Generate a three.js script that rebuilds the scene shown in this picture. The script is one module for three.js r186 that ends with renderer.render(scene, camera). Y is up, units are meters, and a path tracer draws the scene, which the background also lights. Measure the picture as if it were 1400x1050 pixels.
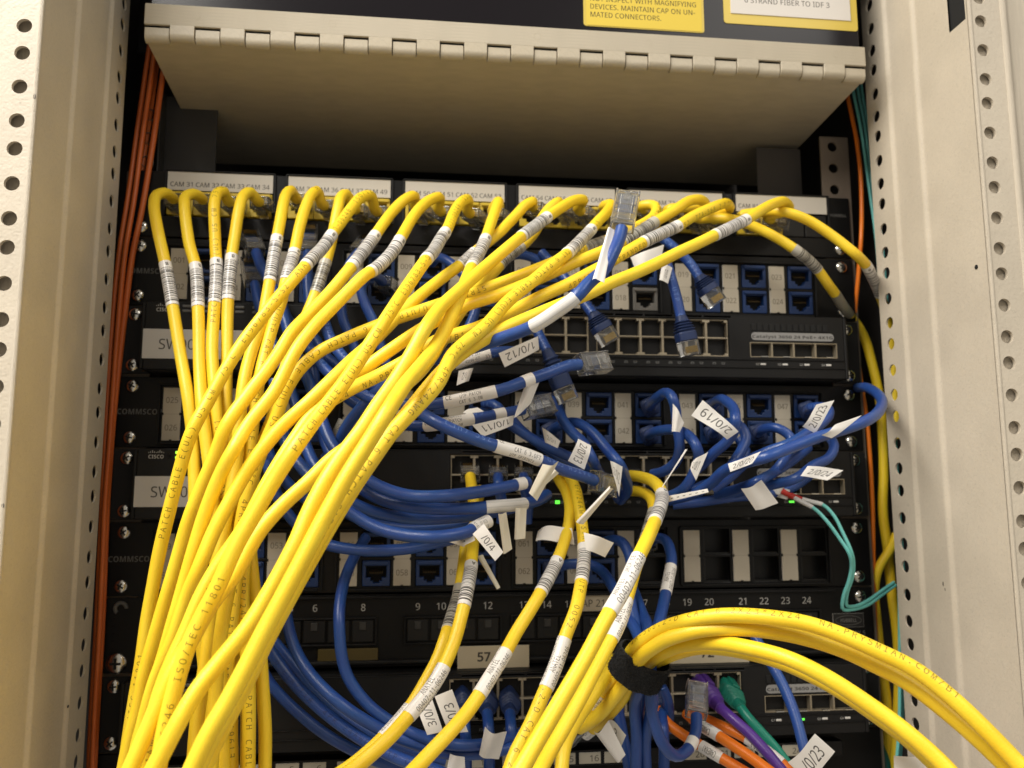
import * as THREE from 'three';
import { RoundedBoxGeometry } from 'three/addons/geometries/RoundedBoxGeometry.js';
import { mergeGeometries, mergeVertices } from 'three/addons/utils/BufferGeometryUtils.js';
import { FontLoader } from 'three/addons/loaders/FontLoader.js';
import { RectAreaLightUniformsLib } from 'three/addons/lights/RectAreaLightUniformsLib.js';
import { ImprovedNoise } from 'three/addons/math/ImprovedNoise.js';

// ------------------------------------------------------------------ camera, light, exposure
// y = 0 is the top edge of the uppermost patch panel, z = 0 the plane of the panel faces
const scene = new THREE.Scene();
const camera = new THREE.PerspectiveCamera(47.259, 4 / 3, 0.01, 20);
camera.position.set(-0.0638, -0.2146, 0.5595);
camera.quaternion.set(0.06983, -0.05900, 0.00253, 0.99581);
camera.focus = 0.43; camera.userData.fStop = 11;
scene.background = new THREE.Color().setRGB(0.38, 0.355, 0.315);      // the dim, pale room in front of the rack
RectAreaLightUniformsLib.init();
const CEILING = [[-0.78, 0.80, 0.80, 0.6, 1.2, 20.5], [0.85, 1.05, 1.5, 0.6, 1.2, 5.5]];   // ceiling troffers behind and above the viewer
const renderer = new THREE.WebGLRenderer({ antialias: true });
renderer.toneMapping = THREE.LinearToneMapping;
renderer.toneMappingExposure = 1.08;
renderer.shadowMap.enabled = true;

// ------------------------------------------------------------------ helpers
let seed = 7;
const rnd = () => { seed = (seed * 1664525 + 1013904223) % 4294967296; return seed / 4294967296; };
const V = (x, y, z) => new THREE.Vector3(x, y, z);
const noise = new ImprovedNoise();
const taken = new Map();
function numbered(name) { const n = taken.get(name) ?? 0; taken.set(name, n + 1); return n ? name + '_' + String(n).padStart(3, '0') : name; }
function thing(name, label, category, group, pos) {
  const o = new THREE.Group(); o.name = numbered(name); o.userData = { label, category };
  if (group) o.userData.group = group;
  if (pos) o.position.copy(pos);
  scene.add(o); return o;
}
function part(name, geometry, material, parent, x = 0, y = 0, z = 0) {
  const m = new THREE.Mesh(geometry, material); m.name = name; m.position.set(x, y, z);
  m.castShadow = m.receiveShadow = true; parent.add(m); return m;
}
const box = (w, h, d, x = 0, y = 0, z = 0) => new THREE.BoxGeometry(w, h, d).translate(x, y, z);
const rbox = (w, h, d, r, x = 0, y = 0, z = 0, s = 2) => new RoundedBoxGeometry(w, h, d, s, r).translate(x, y, z);
const merge = (list) => mergeGeometries(list.map((g) => { const q = g.index ? g.toNonIndexed() : g; for (const k of Object.keys(q.attributes)) if (!['position', 'normal', 'uv'].includes(k)) q.deleteAttribute(k); return q; }));
function rectShape(x0, y0, x1, y1, r = 0) {
  const s = new THREE.Shape();
  if (!r) { s.moveTo(x0, y0); s.lineTo(x1, y0); s.lineTo(x1, y1); s.lineTo(x0, y1); s.closePath(); return s; }
  s.moveTo(x0 + r, y0); s.lineTo(x1 - r, y0); s.absarc(x1 - r, y0 + r, r, -Math.PI / 2, 0); s.lineTo(x1, y1 - r); s.absarc(x1 - r, y1 - r, r, 0, Math.PI / 2);
  s.lineTo(x0 + r, y1); s.absarc(x0 + r, y1 - r, r, Math.PI / 2, Math.PI); s.lineTo(x0, y0 + r); s.absarc(x0 + r, y0 + r, r, Math.PI, Math.PI * 1.5);
  return s;
}
function hole(shape, pts) { const p = new THREE.Path(); pts.forEach(([x, y], i) => (i ? p.lineTo(x, y) : p.moveTo(x, y))); p.closePath(); shape.holes.push(p); }
function roundHole(shape, x, y, r) { const p = new THREE.Path(); p.absarc(x, y, r, 0, Math.PI * 2, true); shape.holes.push(p); }
const rectHole = (s, x0, y0, x1, y1) => hole(s, [[x0, y0], [x0, y1], [x1, y1], [x1, y0]]);
const slab = (shape, depth, bevel = 0, curve = 10) => new THREE.ExtrudeGeometry(shape, { depth: depth - 2 * bevel, bevelEnabled: bevel > 0, bevelSize: bevel, bevelThickness: bevel, bevelOffset: -bevel, bevelSegments: 2, curveSegments: curve }).translate(0, 0, bevel);

// ------------------------------------------------------------------ textures
function canvas(w, h) { const c = document.createElement('canvas'); c.width = w; c.height = h; return c; }
function canvasTexture(c, srgb = true) { const t = new THREE.CanvasTexture(c); if (srgb) t.colorSpace = THREE.SRGBColorSpace; t.wrapS = t.wrapT = THREE.RepeatWrapping; t.anisotropy = 8; return t; }
function noiseTexture(n, fn, srgb = false) {
  const d = new Uint8Array(n * n * 4);
  for (let y = 0; y < n; y++) for (let x = 0; x < n; x++) { const v = fn(x, y), i = (y * n + x) * 4; const a = Array.isArray(v) ? v : [v, v, v]; for (let k = 0; k < 3; k++) d[i + k] = Math.max(0, Math.min(255, a[k] * 255)); d[i + 3] = 255; }
  const t = new THREE.DataTexture(d, n, n); t.wrapS = t.wrapT = THREE.RepeatWrapping; t.magFilter = THREE.LinearFilter; t.minFilter = THREE.LinearMipmapLinearFilter; t.generateMipmaps = true; if (srgb) t.colorSpace = THREE.SRGBColorSpace; t.needsUpdate = true; return t;
}
function tiled(n, cells, sd) {                                        // seamless value noise on an n grid
  const g = []; for (let i = 0; i < cells * cells; i++) g.push(rnd());
  return (x, y) => { const u = x / n * cells, v = y / n * cells, i = Math.floor(u), j = Math.floor(v), a = u - i, b = v - j, f = a * a * (3 - 2 * a), h = b * b * (3 - 2 * b), q = (p, r) => g[(r % cells) * cells + (p % cells)]; return (q(i, j) * (1 - f) + q(i + 1, j) * f) * (1 - h) + (q(i, j + 1) * (1 - f) + q(i + 1, j + 1) * f) * h; };
}
const n1 = tiled(512, 128), n2 = tiled(512, 48), n3 = tiled(512, 9), n4 = tiled(512, 256);
const orangePeel = noiseTexture(512, (x, y) => 0.5 * n1(x, y) + 0.3 * n2(x, y) + 0.2 * n4(x, y)); orangePeel.repeat.set(1 / 0.12, 1 / 0.12);
const paintTone = noiseTexture(512, (x, y) => { const v = 0.95 + 0.05 * n3(x, y) - 0.045 * (n4(x, y) > 0.86 ? 1 : 0) - 0.02 * n1(x, y); return [v, v * 0.997, v * 0.99]; }, true); paintTone.repeat.set(1 / 0.16, 1 / 0.16);
const dust = noiseTexture(512, (x, y) => { const v = 0.42 + 0.2 * n3(x, y) + 0.12 * n2(x, y); return [0, v, 0]; }); dust.repeat.set(1 / 0.1, 1 / 0.1);
const grit = noiseTexture(512, (x, y) => 0.6 * n4(x, y) + 0.4 * n1(x, y)); grit.repeat.set(1 / 0.05, 1 / 0.05);

// one sheet that holds all the printed papers and sleeves
const SHEET = 2048, sheet = canvas(SHEET, SHEET), ink = sheet.getContext('2d'), cells = {};
let cx = 0, cy = 0, rowH = 0;
ink.fillStyle = '#e9e5df'; ink.fillRect(0, 0, SHEET, SHEET);
function cell(key, w, h, draw) {
  if (cells[key]) return cells[key];
  if (cx + w > SHEET) { cx = 0; cy += rowH + 2; rowH = 0; }
  ink.save(); ink.translate(cx, cy); ink.beginPath(); ink.rect(0, 0, w, h); ink.clip(); draw(ink, w, h); ink.restore();
  const m = 1.5; cells[key] = [(cx + m) / SHEET, 1 - (cy + h - m) / SHEET, (cx + w - m) / SHEET, 1 - (cy + m) / SHEET];
  cx += w + 2; rowH = Math.max(rowH, h); return cells[key];
}
function paper(c, w, h, tone = '#e9e5df') { c.fillStyle = tone; c.fillRect(0, 0, w, h); for (let i = 0; i < w * h / 60; i++) { c.fillStyle = `rgba(${rnd() < 0.5 ? '120,110,95' : '255,255,255'},0.05)`; c.fillRect(rnd() * w, rnd() * h, 2, 2); } }
function write(c, text, x, y, size, color = '#33302c', font = 'sans-serif', align = 'center', weight = '') { c.fillStyle = color; c.font = `${weight} ${size}px ${font}`; c.textAlign = align; c.textBaseline = 'middle'; c.fillText(text, x, y); }
function barcode(c, x0, x1, y0, y1, tone) { let x = x0; while (x < x1) { const b = 1.5 + Math.floor(rnd() * 4) * 1.7; c.fillStyle = tone; c.fillRect(x, y0, b, y1 - y0); x += b + 1.5 + rnd() * 6; } }
const blankPaper = cell('blank', 96, 64, (c, w, h) => paper(c, w, h));
cell('cream', 96, 64, (c, w, h) => paper(c, w, h, '#e0d9c6'));
cell('white', 128, 96, (c, w, h) => { paper(c, w, h, '#dcdad6'); for (let i = 0; i < 5; i++) { c.fillStyle = 'rgba(110,110,115,0.25)'; c.fillRect(0, 20 + i * 12, w, 1.5); } });
cell('film', 96, 64, (c, w, h) => paper(c, w, h, '#8d887a'));
cell('grey', 160, 128, (c, w, h) => { paper(c, w, h, '#9d9a90'); write(c, 'CAT 6', 80, 64, 30, '#5a564e', 'monospace'); });
for (const [k, letter, tone] of [['bar1', 'B', '#2c2a28'], ['bar2', 'B', '#3a3735'], ['bar3', 'B', '#383533'], ['bar4', '', '#2d2a26'], ['barA', 'A', '#3d3a37']])
  cell(k, 256, 192, (c, w, h) => { paper(c, w, h, k === 'bar4' ? '#b9b4a6' : '#e6e2dc'); barcode(c, 42, 236, 0, h, tone); if (letter) for (const y of [20, 84, 148]) { c.save(); c.translate(22, y); c.rotate(Math.PI / 2); write(c, letter, 0, 0, 26, '#2f2c29', 'sans-serif', 'center', 'bold'); c.restore(); } });
const codeSleeve = (k, lines, bars) => cell(k, 320, 192, (c, w, h) => { paper(c, w, h, '#e6e2dc'); for (const [t, x, y, s] of lines) write(c, t, x, y, s, '#3a3632', 'monospace', 'left'); if (bars) barcode(c, 60, 190, 126, 150, '#3a3632'); });
codeSleeve('tia1', [['ANATEL', 120, 78, 30], ['00407-11-06246', 40, 108, 30], ['UKCA CE', 200, 52, 28]], true);
codeSleeve('tia2', [['OCB:28140/580', 20, 62, 24], ['ANATEL', 90, 92, 32], ['00407-11-06246', 20, 122, 30], ['UKCA CE', 210, 62, 26]]);
codeSleeve('tia3', [['ANATEL  UKCA CE', 60, 74, 26], ['00407-11-06246', 40, 104, 34]], true);
codeSleeve('ce', [['CE', 14, 84, 34], ['760004325', 110, 66, 24], ['UTP PATCH', 100, 92, 24], ['CAT 6 3.0M', 90, 118, 24]]);
codeSleeve('ce2', [['CE', 14, 70, 30], ['CAT 6 3.0FT', 120, 96, 28], ['UTP SPIRINTX', 100, 126, 24]]);
codeSleeve('cam', [['CAM 59', 60, 96, 52]]);
codeSleeve('camera', [['CAMERA1', 70, 84, 46], ['IDF 3', 90, 128, 30]]);
for (const t of ['1/0/12', '2/0/19', '2/0/13', '2020', '2/0/23', '2/0/24', '2/0/1', '/0/4', '/0/3', '3/0/1', '/0/23', '11', '12', '1/0'])
  cell(t, 208, 80, (c, w, h) => { paper(c, w, h); const s = ['2/0/24', '2/0/1'].includes(t) ? 50 : 54; write(c, t === '2020' ? '2/0/20' : t === '11' ? '1/0/11' : t === '12' ? '1/2' : t === '1/0' ? '1/0' : t, w / 2, h / 2 + 2, s, '#3c3a38'); });
cell('smudge', 120, 64, (c, w, h) => { paper(c, w, h, '#d9d4ca'); write(c, '2/0/1', 60, 34, 30, '#77736c'); });
cell('smudge2', 120, 64, (c, w, h) => { paper(c, w, h, '#dedad2'); write(c, '2/0/2', 60, 32, 34, '#6a6761'); });
cell('tag', 96, 64, (c, w, h) => { paper(c, w, h, '#e3ddd0'); write(c, '3', 40, 34, 40, '#3c3a38'); });
cell('dots', 160, 40, (c, w, h) => { paper(c, w, h); for (let i = 0; i < 6; i++) { c.fillStyle = '#55514c'; c.fillRect(15 + i * 24, 18, 9, 5); } });
const CAM_TEXT = [['CAM 31', 'CAM 32', 'CAM 33', 'CAM 34'], ['CAM 35', 'CAM 36', 'CAM 37', 'CAM 49'], ['CAM 50', 'CAM 51', 'CAM 52', 'CAM 53'], ['CAM 54', 'CAM 55', 'CAM 66', 'CAM 67'], ['CAM 68', 'CAM 72', 'CAM 73', 'CAM 74'], ['CAM 81', 'CAM 82', '', '']];
CAM_TEXT.forEach((row, i) => cell('cam' + i, 640, 124, (c, w, h) => { paper(c, w, h, '#cfc8bb'); row.forEach((t, k) => write(c, t, 88 + k * 153, 84, 42, '#24211e')); }));
for (let i = 1; i <= 36; i++) { const a = String(i * 2 - 1).padStart(3, '0'), b = String(i * 2).padStart(3, '0'); cell('strip' + i, 76, 220, (c, w, h) => { paper(c, w, h, '#bdb4a2'); if (i < 33) { write(c, a, w / 2, 52, 32, '#6f675a', 'sans-serif'); write(c, b, w / 2, 166, 32, '#6f675a', 'sans-serif'); } c.fillStyle = 'rgba(120,110,95,0.35)'; c.fillRect(0, h / 2 - 1, w, 2); }); }
for (const [k, t] of [['sw1', 'SW00'], ['sw2', 'SW00']]) cell(k, 420, 132, (c, w, h) => { paper(c, w, h, '#c9c6c2'); write(c, t, 66, 68, 62, '#45433f', 'sans-serif', 'left'); });
cell('pill', 440, 64, (c, w, h) => { c.fillStyle = '#8d8c8a'; c.fillRect(0, 0, w, h); write(c, 'Catalyst 3650 24 PoE+ 4X1G', w / 2, h / 2 + 2, 33, '#2b2a29', 'sans-serif', 'center', 'bold'); });
cell('plate57', 300, 92, (c, w, h) => { paper(c, w, h, '#c4b79b'); write(c, '57 –', w / 2 - 20, h / 2, 52, '#38342e', 'sans-serif', 'center', 'bold'); });
cell('plate65', 520, 92, (c, w, h) => { paper(c, w, h, '#c9bda3'); write(c, '65 – 72', w / 2 + 30, h / 2, 52, '#38342e', 'sans-serif', 'center', 'bold'); });
cell('ap21', 240, 96, (c, w, h) => { paper(c, w, h, '#b9ad95'); write(c, 'AP 21', w / 2, h / 2, 60, '#3a352e'); });
for (let i = 1; i <= 24; i++) cell('num' + i, 84, 48, (c, w, h) => { paper(c, w, h, '#a9a291'); write(c, String(i), w - 26, h / 2 + 2, 34, '#3a362f'); });
cell('warning', 700, 260, (c, w, h) => { c.fillStyle = '#d8bd45'; c.fillRect(0, 0, w, h); const f = 43; ['NOT INSPECT WITH MAGNIFYING', 'DEVICES. MAINTAIN CAP ON UN-', 'MATED CONNECTORS.'].forEach((t, i) => { c.fillStyle = '#2e2917'; c.font = `${f}px sans-serif`; c.textAlign = 'left'; c.textBaseline = 'middle'; c.fillText(t, 22, 92 + i * 50, 650); }); });
cell('namepaper', 700, 130, (c, w, h) => { paper(c, w, h, '#d6d0c8'); c.fillStyle = '#4a463f'; c.font = '44px sans-serif'; c.textAlign = 'left'; c.textBaseline = 'middle'; c.fillText('6 STRAND FIBER TO IDF 3', 80, 46, 500); });
cell('hubbell', 280, 96, (c, w, h) => { c.fillStyle = '#191817'; c.fillRect(0, 0, w, h); c.strokeStyle = '#5f5d59'; c.lineWidth = 4; c.strokeRect(4, 4, w - 8, h - 8); c.beginPath(); c.ellipse(w / 2, h / 2, 116, 30, 0, 0, Math.PI * 2); c.stroke(); write(c, 'HUBBELL', w / 2, h / 2, 34, '#6d6b67', 'sans-serif', 'center', 'bold'); });
const sheetMap = canvasTexture(sheet);
const M = {};
const mat = (o) => new THREE.MeshPhysicalMaterial(o);
const lin = (r, g, b) => new THREE.Color().setRGB(r, g, b);
M.paper = mat({ map: sheetMap, roughness: 0.62 });
M.sleeve = mat({ map: sheetMap, roughness: 0.34, clearcoat: 0.25, clearcoatRoughness: 0.25 });
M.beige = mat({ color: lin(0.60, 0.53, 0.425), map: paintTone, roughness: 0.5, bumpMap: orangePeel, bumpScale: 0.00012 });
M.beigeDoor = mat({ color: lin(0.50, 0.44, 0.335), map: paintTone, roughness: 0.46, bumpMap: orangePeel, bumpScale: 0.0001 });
M.black = mat({ color: lin(0.0065, 0.0062, 0.0062), specularIntensity: 0.45, roughness: 0.6, roughnessMap: dust, bumpMap: orangePeel, bumpScale: 0.00006 });
M.gloss = mat({ color: lin(0.010, 0.0085, 0.0105), roughness: 0.2, specularIntensity: 0.35 });
M.charcoal = mat({ color: lin(0.0095, 0.0092, 0.0092), specularIntensity: 0.5, roughness: 0.5, bumpMap: orangePeel, bumpScale: 0.00005 });
M.gunmetal = mat({ color: lin(0.035, 0.033, 0.031), roughness: 0.5 });
M.shadedRail = mat({ color: lin(0.17, 0.135, 0.105), map: paintTone, roughness: 0.55 });  // brownish rail, its colour darkened to carry the shade of the recess
M.pit = mat({ color: lin(0.005, 0.005, 0.005), roughness: 0.8 });
M.cavity = mat({ color: lin(0.07, 0.062, 0.057), roughness: 0.8 });  // beige cabinet walls with the interior shade put into the colour
M.jackBlue = mat({ color: lin(0.008, 0.034, 0.13), roughness: 0.42 });
M.jackYellow = mat({ color: lin(0.62, 0.44, 0.03), roughness: 0.42 });
M.jackGrey = mat({ color: lin(0.16, 0.15, 0.135), roughness: 0.45 });
M.jackDark = mat({ color: lin(0.012, 0.0115, 0.011), specularIntensity: 0.6, roughness: 0.4 });
M.portMetal = mat({ color: lin(0.42, 0.36, 0.26), metalness: 0.6, roughness: 0.42 });
M.steel = mat({ color: lin(0.62, 0.6, 0.55), metalness: 1, roughness: 0.22 });
M.gold = mat({ color: lin(0.62, 0.44, 0.17), metalness: 1, roughness: 0.25 });
M.dullGold = mat({ color: lin(0.16, 0.11, 0.05), metalness: 0.8, roughness: 0.5 });
M.print = mat({ color: lin(0.48, 0.47, 0.44), roughness: 0.6 });
M.printDim = mat({ color: lin(0.10, 0.098, 0.092), roughness: 0.6 });
M.lens = mat({ color: lin(0.12, 0.12, 0.115), roughness: 0.35 });
M.green = mat({ color: lin(0.05, 0.3, 0.02), emissive: lin(0.15, 1.0, 0.08), emissiveIntensity: 1.1, roughness: 0.4 });
M.lime = mat({ color: lin(0.2, 0.4, 0.02), emissive: lin(0.45, 1.0, 0.06), emissiveIntensity: 1.3, roughness: 0.4 });
M.clear = mat({ color: lin(0.95, 0.95, 0.94), transmission: 0.96, thickness: 0.001, ior: 1.5, roughness: 0.08 });
M.red = mat({ color: lin(0.5, 0.03, 0.02), roughness: 0.4 });
M.white = mat({ color: lin(0.66, 0.64, 0.6), roughness: 0.5 });
M.labelYellow = mat({ color: lin(0.62, 0.46, 0.07), roughness: 0.4 });
M.zip = mat({ color: lin(0.7, 0.7, 0.68), roughness: 0.35 });

const lumps = noiseTexture(512, (x, y) => 0.65 * n2(x, y) + 0.35 * n3(x, y)); lumps.repeat.set(15, 1);
// jackets: the print that runs along a cable
function jacket(base, inkColor, text, mottle, rough, extra = {}) {
  const W = 2048, H = 128, c = canvas(W, H), k = c.getContext('2d'); k.fillStyle = base; k.fillRect(0, 0, W, H);
  for (let i = 0; i < 900; i++) { k.fillStyle = `rgba(${rnd() < 0.5 ? mottle[0] : mottle[1]},${0.02 + 0.03 * rnd()})`; const r = 3 + rnd() * 30; k.beginPath(); k.ellipse(rnd() * W, rnd() * H, r * 2.5, r * 0.5, 0, 0, 7); k.fill(); }
  for (let i = 0; i < 60; i++) { k.fillStyle = 'rgba(70,50,20,0.12)'; k.fillRect(rnd() * W, rnd() * H, 1 + rnd() * 9, 1); }
  if (text) { k.fillStyle = inkColor; k.font = '25px monospace'; k.textBaseline = 'middle'; let x = 6; for (const ch of text) { k.fillText(ch, x, H / 2); x += 21; if (x > W - 20) break; } }
  const t = canvasTexture(c); return mat({ map: t, roughness: rough, bumpMap: lumps, bumpScale: 0.00007, ...extra });
}
const YB = '#f2ce2c', YI = 'rgba(78,62,0,0.7)', YM = ['255,240,90', '214,160,10'];
const JACKET = {
  yellow: [jacket(YB, YI, 'PATCH CABLE E(UL) US CM  75°C  E196783-S-S2  ANATEL 00407-11-06246  ISO/IEC 11801', YM, 0.43), jacket(YB, YI, 'STRANDED  U/UTP CAT 6 PATCH CABLE E(UL) US CM  75°C  4PR/24AWG  CAT 6 PATCH CABLE', YM, 0.43), jacket(YB, YI, '4PR/24AWG STRANDED U/UTP  0052  TIA-568.2-D CAT 6 2X23*2X24  NA.PRYSMIAN.COM/B1', YM, 0.43), jacket(YB, YI, '', YM, 0.43)],
  blue: [jacket('#244487', 'rgba(150,175,225,0.55)', 'CAT 6 PATCH CORD UTP  CM 75C (UL)   TIA-568   CAT 6 PATCH CORD UTP  CM 75C (UL)', ['90,130,220', '14,30,90'], 0.34), jacket('#244487', 'rgba(14,26,70,0.6)', 'UTP CAT 6 EIA/TIA  4PR 24AWG  UTP CAT 6 EIA/TIA  4PR 24AWG  UTP CAT 6', ['90,130,220', '14,30,90'], 0.34)],
  orange: [jacket('#ee7a1c', '', '', ['255,170,80', '190,80,10'], 0.38)],
  rust: [jacket('#c8622a', '', '', ['230,140,70', '150,60,20'], 0.4)],
  aqua: [jacket('#7bd3cc', '', '', ['130,225,220', '50,140,140'], 0.4)],
  purple: [jacket('#55308c', '', '', ['120,80,190', '50,25,90'], 0.35)],
  green: [jacket('#12806a', '', '', ['70,190,160', '10,80,65'], 0.35)],
  darkgreen: [jacket('#0f5a4f', '', '', ['40,120,105', '8,50,44'], 0.4)],
};
M.bootBlue = mat({ color: lin(0.010, 0.026, 0.095), roughness: 0.5 });
M.bootPurple = mat({ color: lin(0.075, 0.025, 0.21), roughness: 0.45 });
M.bootGreen = mat({ color: lin(0.008, 0.17, 0.115), roughness: 0.45 });

// flat lettering on dark faces
const font = await new FontLoader().loadAsync('fonts/droid/droid_sans_bold.typeface.json');
const fontThin = await new FontLoader().loadAsync('fonts/droid/droid_sans_regular.typeface.json');
function lettering(text, size, f = font) { const g = new THREE.ShapeGeometry(f.generateShapes(text, size), 3); g.computeBoundingBox(); const b = g.boundingBox; return g.translate(-(b.min.x + b.max.x) / 2, -(b.min.y + b.max.y) / 2, 0); }
function uvCell(geometry, key) { const c = cells[key], u = geometry.attributes.uv; for (let i = 0; i < u.count; i++) u.setXY(i, c[0] + (c[2] - c[0]) * u.getX(i), c[1] + (c[3] - c[1]) * u.getY(i)); return geometry; }
function cardGeometry(key, w, h, t = 0.0004) {                         // thin printed card: print on the front, plain edges
  const g = new THREE.BoxGeometry(w, h, t), u = g.attributes.uv, c = cells[key], b = blankPaper;
  for (let i = 0; i < u.count; i++) { const f = i >= 16 && i < 20 ? c : [b[0], b[1], b[0] + 0.01, b[1] + 0.01]; u.setXY(i, f[0] + (f[2] - f[0]) * u.getX(i), f[1] + (f[3] - f[1]) * u.getY(i)); }
  return g;
}

// ------------------------------------------------------------------ ceiling lamps
for (const [x, y, z, w, h, power] of CEILING) {
  const t = thing('ceiling_light', x < 0 ? 'white ceiling light panel above and left of the viewer' : 'white ceiling light panel above and right of the viewer', 'light', 'ceiling lights', V(x, y, z));
  const dir = V(0, -1, 0);
  part('housing', box(w + 0.05, 0.05, h + 0.05, 0, 0.03, 0), M.white, t);
  part('diffuser', box(w, 0.004, h, 0, 0, 0), mat({ color: lin(0.8, 0.8, 0.78), emissive: lin(1, 0.95, 0.86), emissiveIntensity: 0.6 }), t);
  const l = new THREE.RectAreaLight(new THREE.Color().setRGB(1, 0.955, 0.885), power, w, h);
  l.name = 'lamp_glow'; l.position.set(0, -0.006, 0); l.lookAt(l.position.clone().add(dir)); l.rotation.set(-Math.PI / 2, 0, 0); l.castShadow = true; t.add(l);
}

// ------------------------------------------------------------------ the rack frame
{
  const rack = thing('equipment_rack', 'beige steel equipment rack with perforated uprights on both sides', 'rack');
  const Y0 = -0.52, Y1 = 0.30, basis = new THREE.Matrix4().makeBasis(V(0, 0, 1), V(0, 1, 0), V(-1, 0, 0));
  const steps = [0, -0.0138, -0.0308];
  for (const s of [-1, 1]) {
    const wall = s < 0 ? 0.2402 : 0.2425, edge = wall + 0.0030, hx = s < 0 ? 0.2512 : 0.2521, zf = s < 0 ? 0.137 : 0.135, hz = s < 0 ? 0.0338 : 0.0392, zr = s < 0 ? 0.0235 : 0.0285, flangeOut = s < 0 ? 0.2638 : 0.2640;
    const post = new THREE.Group(); post.name = 'upright'; rack.add(post);
    // front flange with round holes
    const f = rectShape(...(s < 0 ? [-flangeOut, Y0, -edge, Y1] : [edge, Y0, flangeOut, Y1]));
    const fy = s < 0 ? 0.0177 : 0.0200, ry = s < 0 ? 0.0448 : 0.0419, rp = s < 0 ? 0.0477 : 0.0466;
    for (let k = -7; k < 12; k++) for (const d of steps) { const y = fy - k * 0.0485 + d * 1.017; if (y > Y0 + 0.006 && y < Y1 - 0.006) roundHole(f, s * hx, y, 0.0036); }
    part('front_flange', slab(f, 0.0022, 0, 14), M.beige, post, 0, 0, zf - 0.0022);
    part('rolled_edge', new THREE.CylinderGeometry(0.0013, 0.0013, Y1 - Y0, 14), M.beige, post, s * (edge + 0.0009), (Y0 + Y1) / 2, zf - 0.0010);
    part('flange_backing', box(flangeOut - edge - 0.001, Y1 - Y0, 0.0012), M.beige, post, s * (edge + flangeOut) / 2 + s * 0.0012, (Y0 + Y1) / 2, zf - (s < 0 ? 0.0062 : 0.0040));
    // rounded outer fold of the flange and the cabinet frame beside it
    part('flange_fold', new THREE.CylinderGeometry(0.0024, 0.0024, Y1 - Y0, 16).rotateY(0), M.beige, post, s * (flangeOut + 0.0022), (Y0 + Y1) / 2, zf - 0.001);
    part('frame_face', box(0.06, Y1 - Y0, 0.002), M.beige, post, s * (flangeOut + 0.0345), (Y0 + Y1) / 2, zf - 0.002);
    // inner wall: plain front plate, shallow pressed channel, perforated rear strip
    const plate = (z0, z1, x, holes) => { const sh = rectShape(z0, Y0, z1, Y1); holes?.(sh); return slab(sh, 0.0011, 0, 12).applyMatrix4(basis).translate(s < 0 ? x : x + 0.0011, 0, 0); };
    const c0 = s < 0 ? 0.0500 : 0.0535, c1 = s < 0 ? 0.0935 : 0.0815;
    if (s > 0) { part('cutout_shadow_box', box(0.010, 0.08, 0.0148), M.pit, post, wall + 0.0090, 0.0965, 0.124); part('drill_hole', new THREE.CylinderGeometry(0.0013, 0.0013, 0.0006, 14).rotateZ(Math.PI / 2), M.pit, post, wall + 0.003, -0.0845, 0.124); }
    part('perforated_strip', plate(zr, c0, s * wall, (sh) => { for (let k = -7; k < 12; k++) for (const d of steps) { const y = ry - k * rp + d; if (y > Y0 + 0.006 && y < Y1 - 0.006) { const p = new THREE.Path(); p.absellipse(hz, y, 0.0041, 0.0038, 0, Math.PI * 2, true); sh.holes.push(p); } } }), M.beige, post);
    const zEnd = zf - 0.0012, ease = (t) => { const e = Math.max(0, Math.min(1, t)); return e * e * (3 - 2 * e); };
    const offset = (z) => 0.0015 * ease((z - c0) / 0.004) + 0.0015 * ease((z - c1) / 0.004);
    const sheetMetal = (name, z0, z1, y0, y1) => {                      // folded sheet: the outline of the wall drawn upwards
      const N = Math.max(4, Math.ceil((z1 - z0) / 0.0011)), g = new THREE.BufferGeometry(), pos = [], idx = [], uv = [];
      for (let i = 0; i <= N; i++) { const z = z0 + (z1 - z0) * i / N; for (const y of [y0, y1]) { pos.push(s * (wall + offset(z)), y, z); uv.push(z, y); } }
      for (let i = 0; i < N; i++) { const a = i * 2; s < 0 ? idx.push(a, a + 2, a + 1, a + 1, a + 2, a + 3) : idx.push(a, a + 1, a + 2, a + 1, a + 3, a + 2); }
      g.setAttribute('position', new THREE.Float32BufferAttribute(pos, 3)); g.setAttribute('uv', new THREE.Float32BufferAttribute(uv, 2)); g.setIndex(idx); g.computeVertexNormals();
      if (g.attributes.normal.getX(2) * s > 0) { g.setIndex(idx.reverse()); g.computeVertexNormals(); }
      part(name, g, M.beige, post);
    };
    if (s < 0) sheetMetal('inner_wall', c0, zEnd, Y0, Y1);
    else { sheetMetal('inner_wall', c0, zEnd, Y0, 0.0575); sheetMetal('inner_wall', c0, 0.1165, 0.0575, Y1); sheetMetal('inner_wall', 0.1315, zEnd, 0.0575, Y1); }
    // rail behind the gear
    const r = rectShape(...(s < 0 ? [-0.2445, Y0, -0.2235, -0.0008] : [0.2235, Y0, 0.2445, 0.0455]));
    for (let k = -1; k < 11; k++) for (const d of [-0.00635, -0.022225, -0.0381]) { const y = -k * 0.04445 + d; if (y < 0.04 && y > Y0 + 0.01) roundHole(r, s * 0.23255, y, 0.0035); }
    part('mounting_rail', slab(r, 0.002, 0.0003, 12), M.shadedRail, rack, 0, 0, -0.0045);
    part('side_panel', box(0.002, Y1 - Y0 + 0.1, 0.46), M.cavity, rack, s * 0.292, (Y0 + Y1) / 2, -0.1);
  }
  part('back_panel', box(0.59, 0.96, 0.002), M.cavity, rack, 0, -0.11, -0.335);
  part('top_panel', box(0.59, 0.002, 0.34), M.cavity, rack, 0, 0.345, -0.165);
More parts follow.
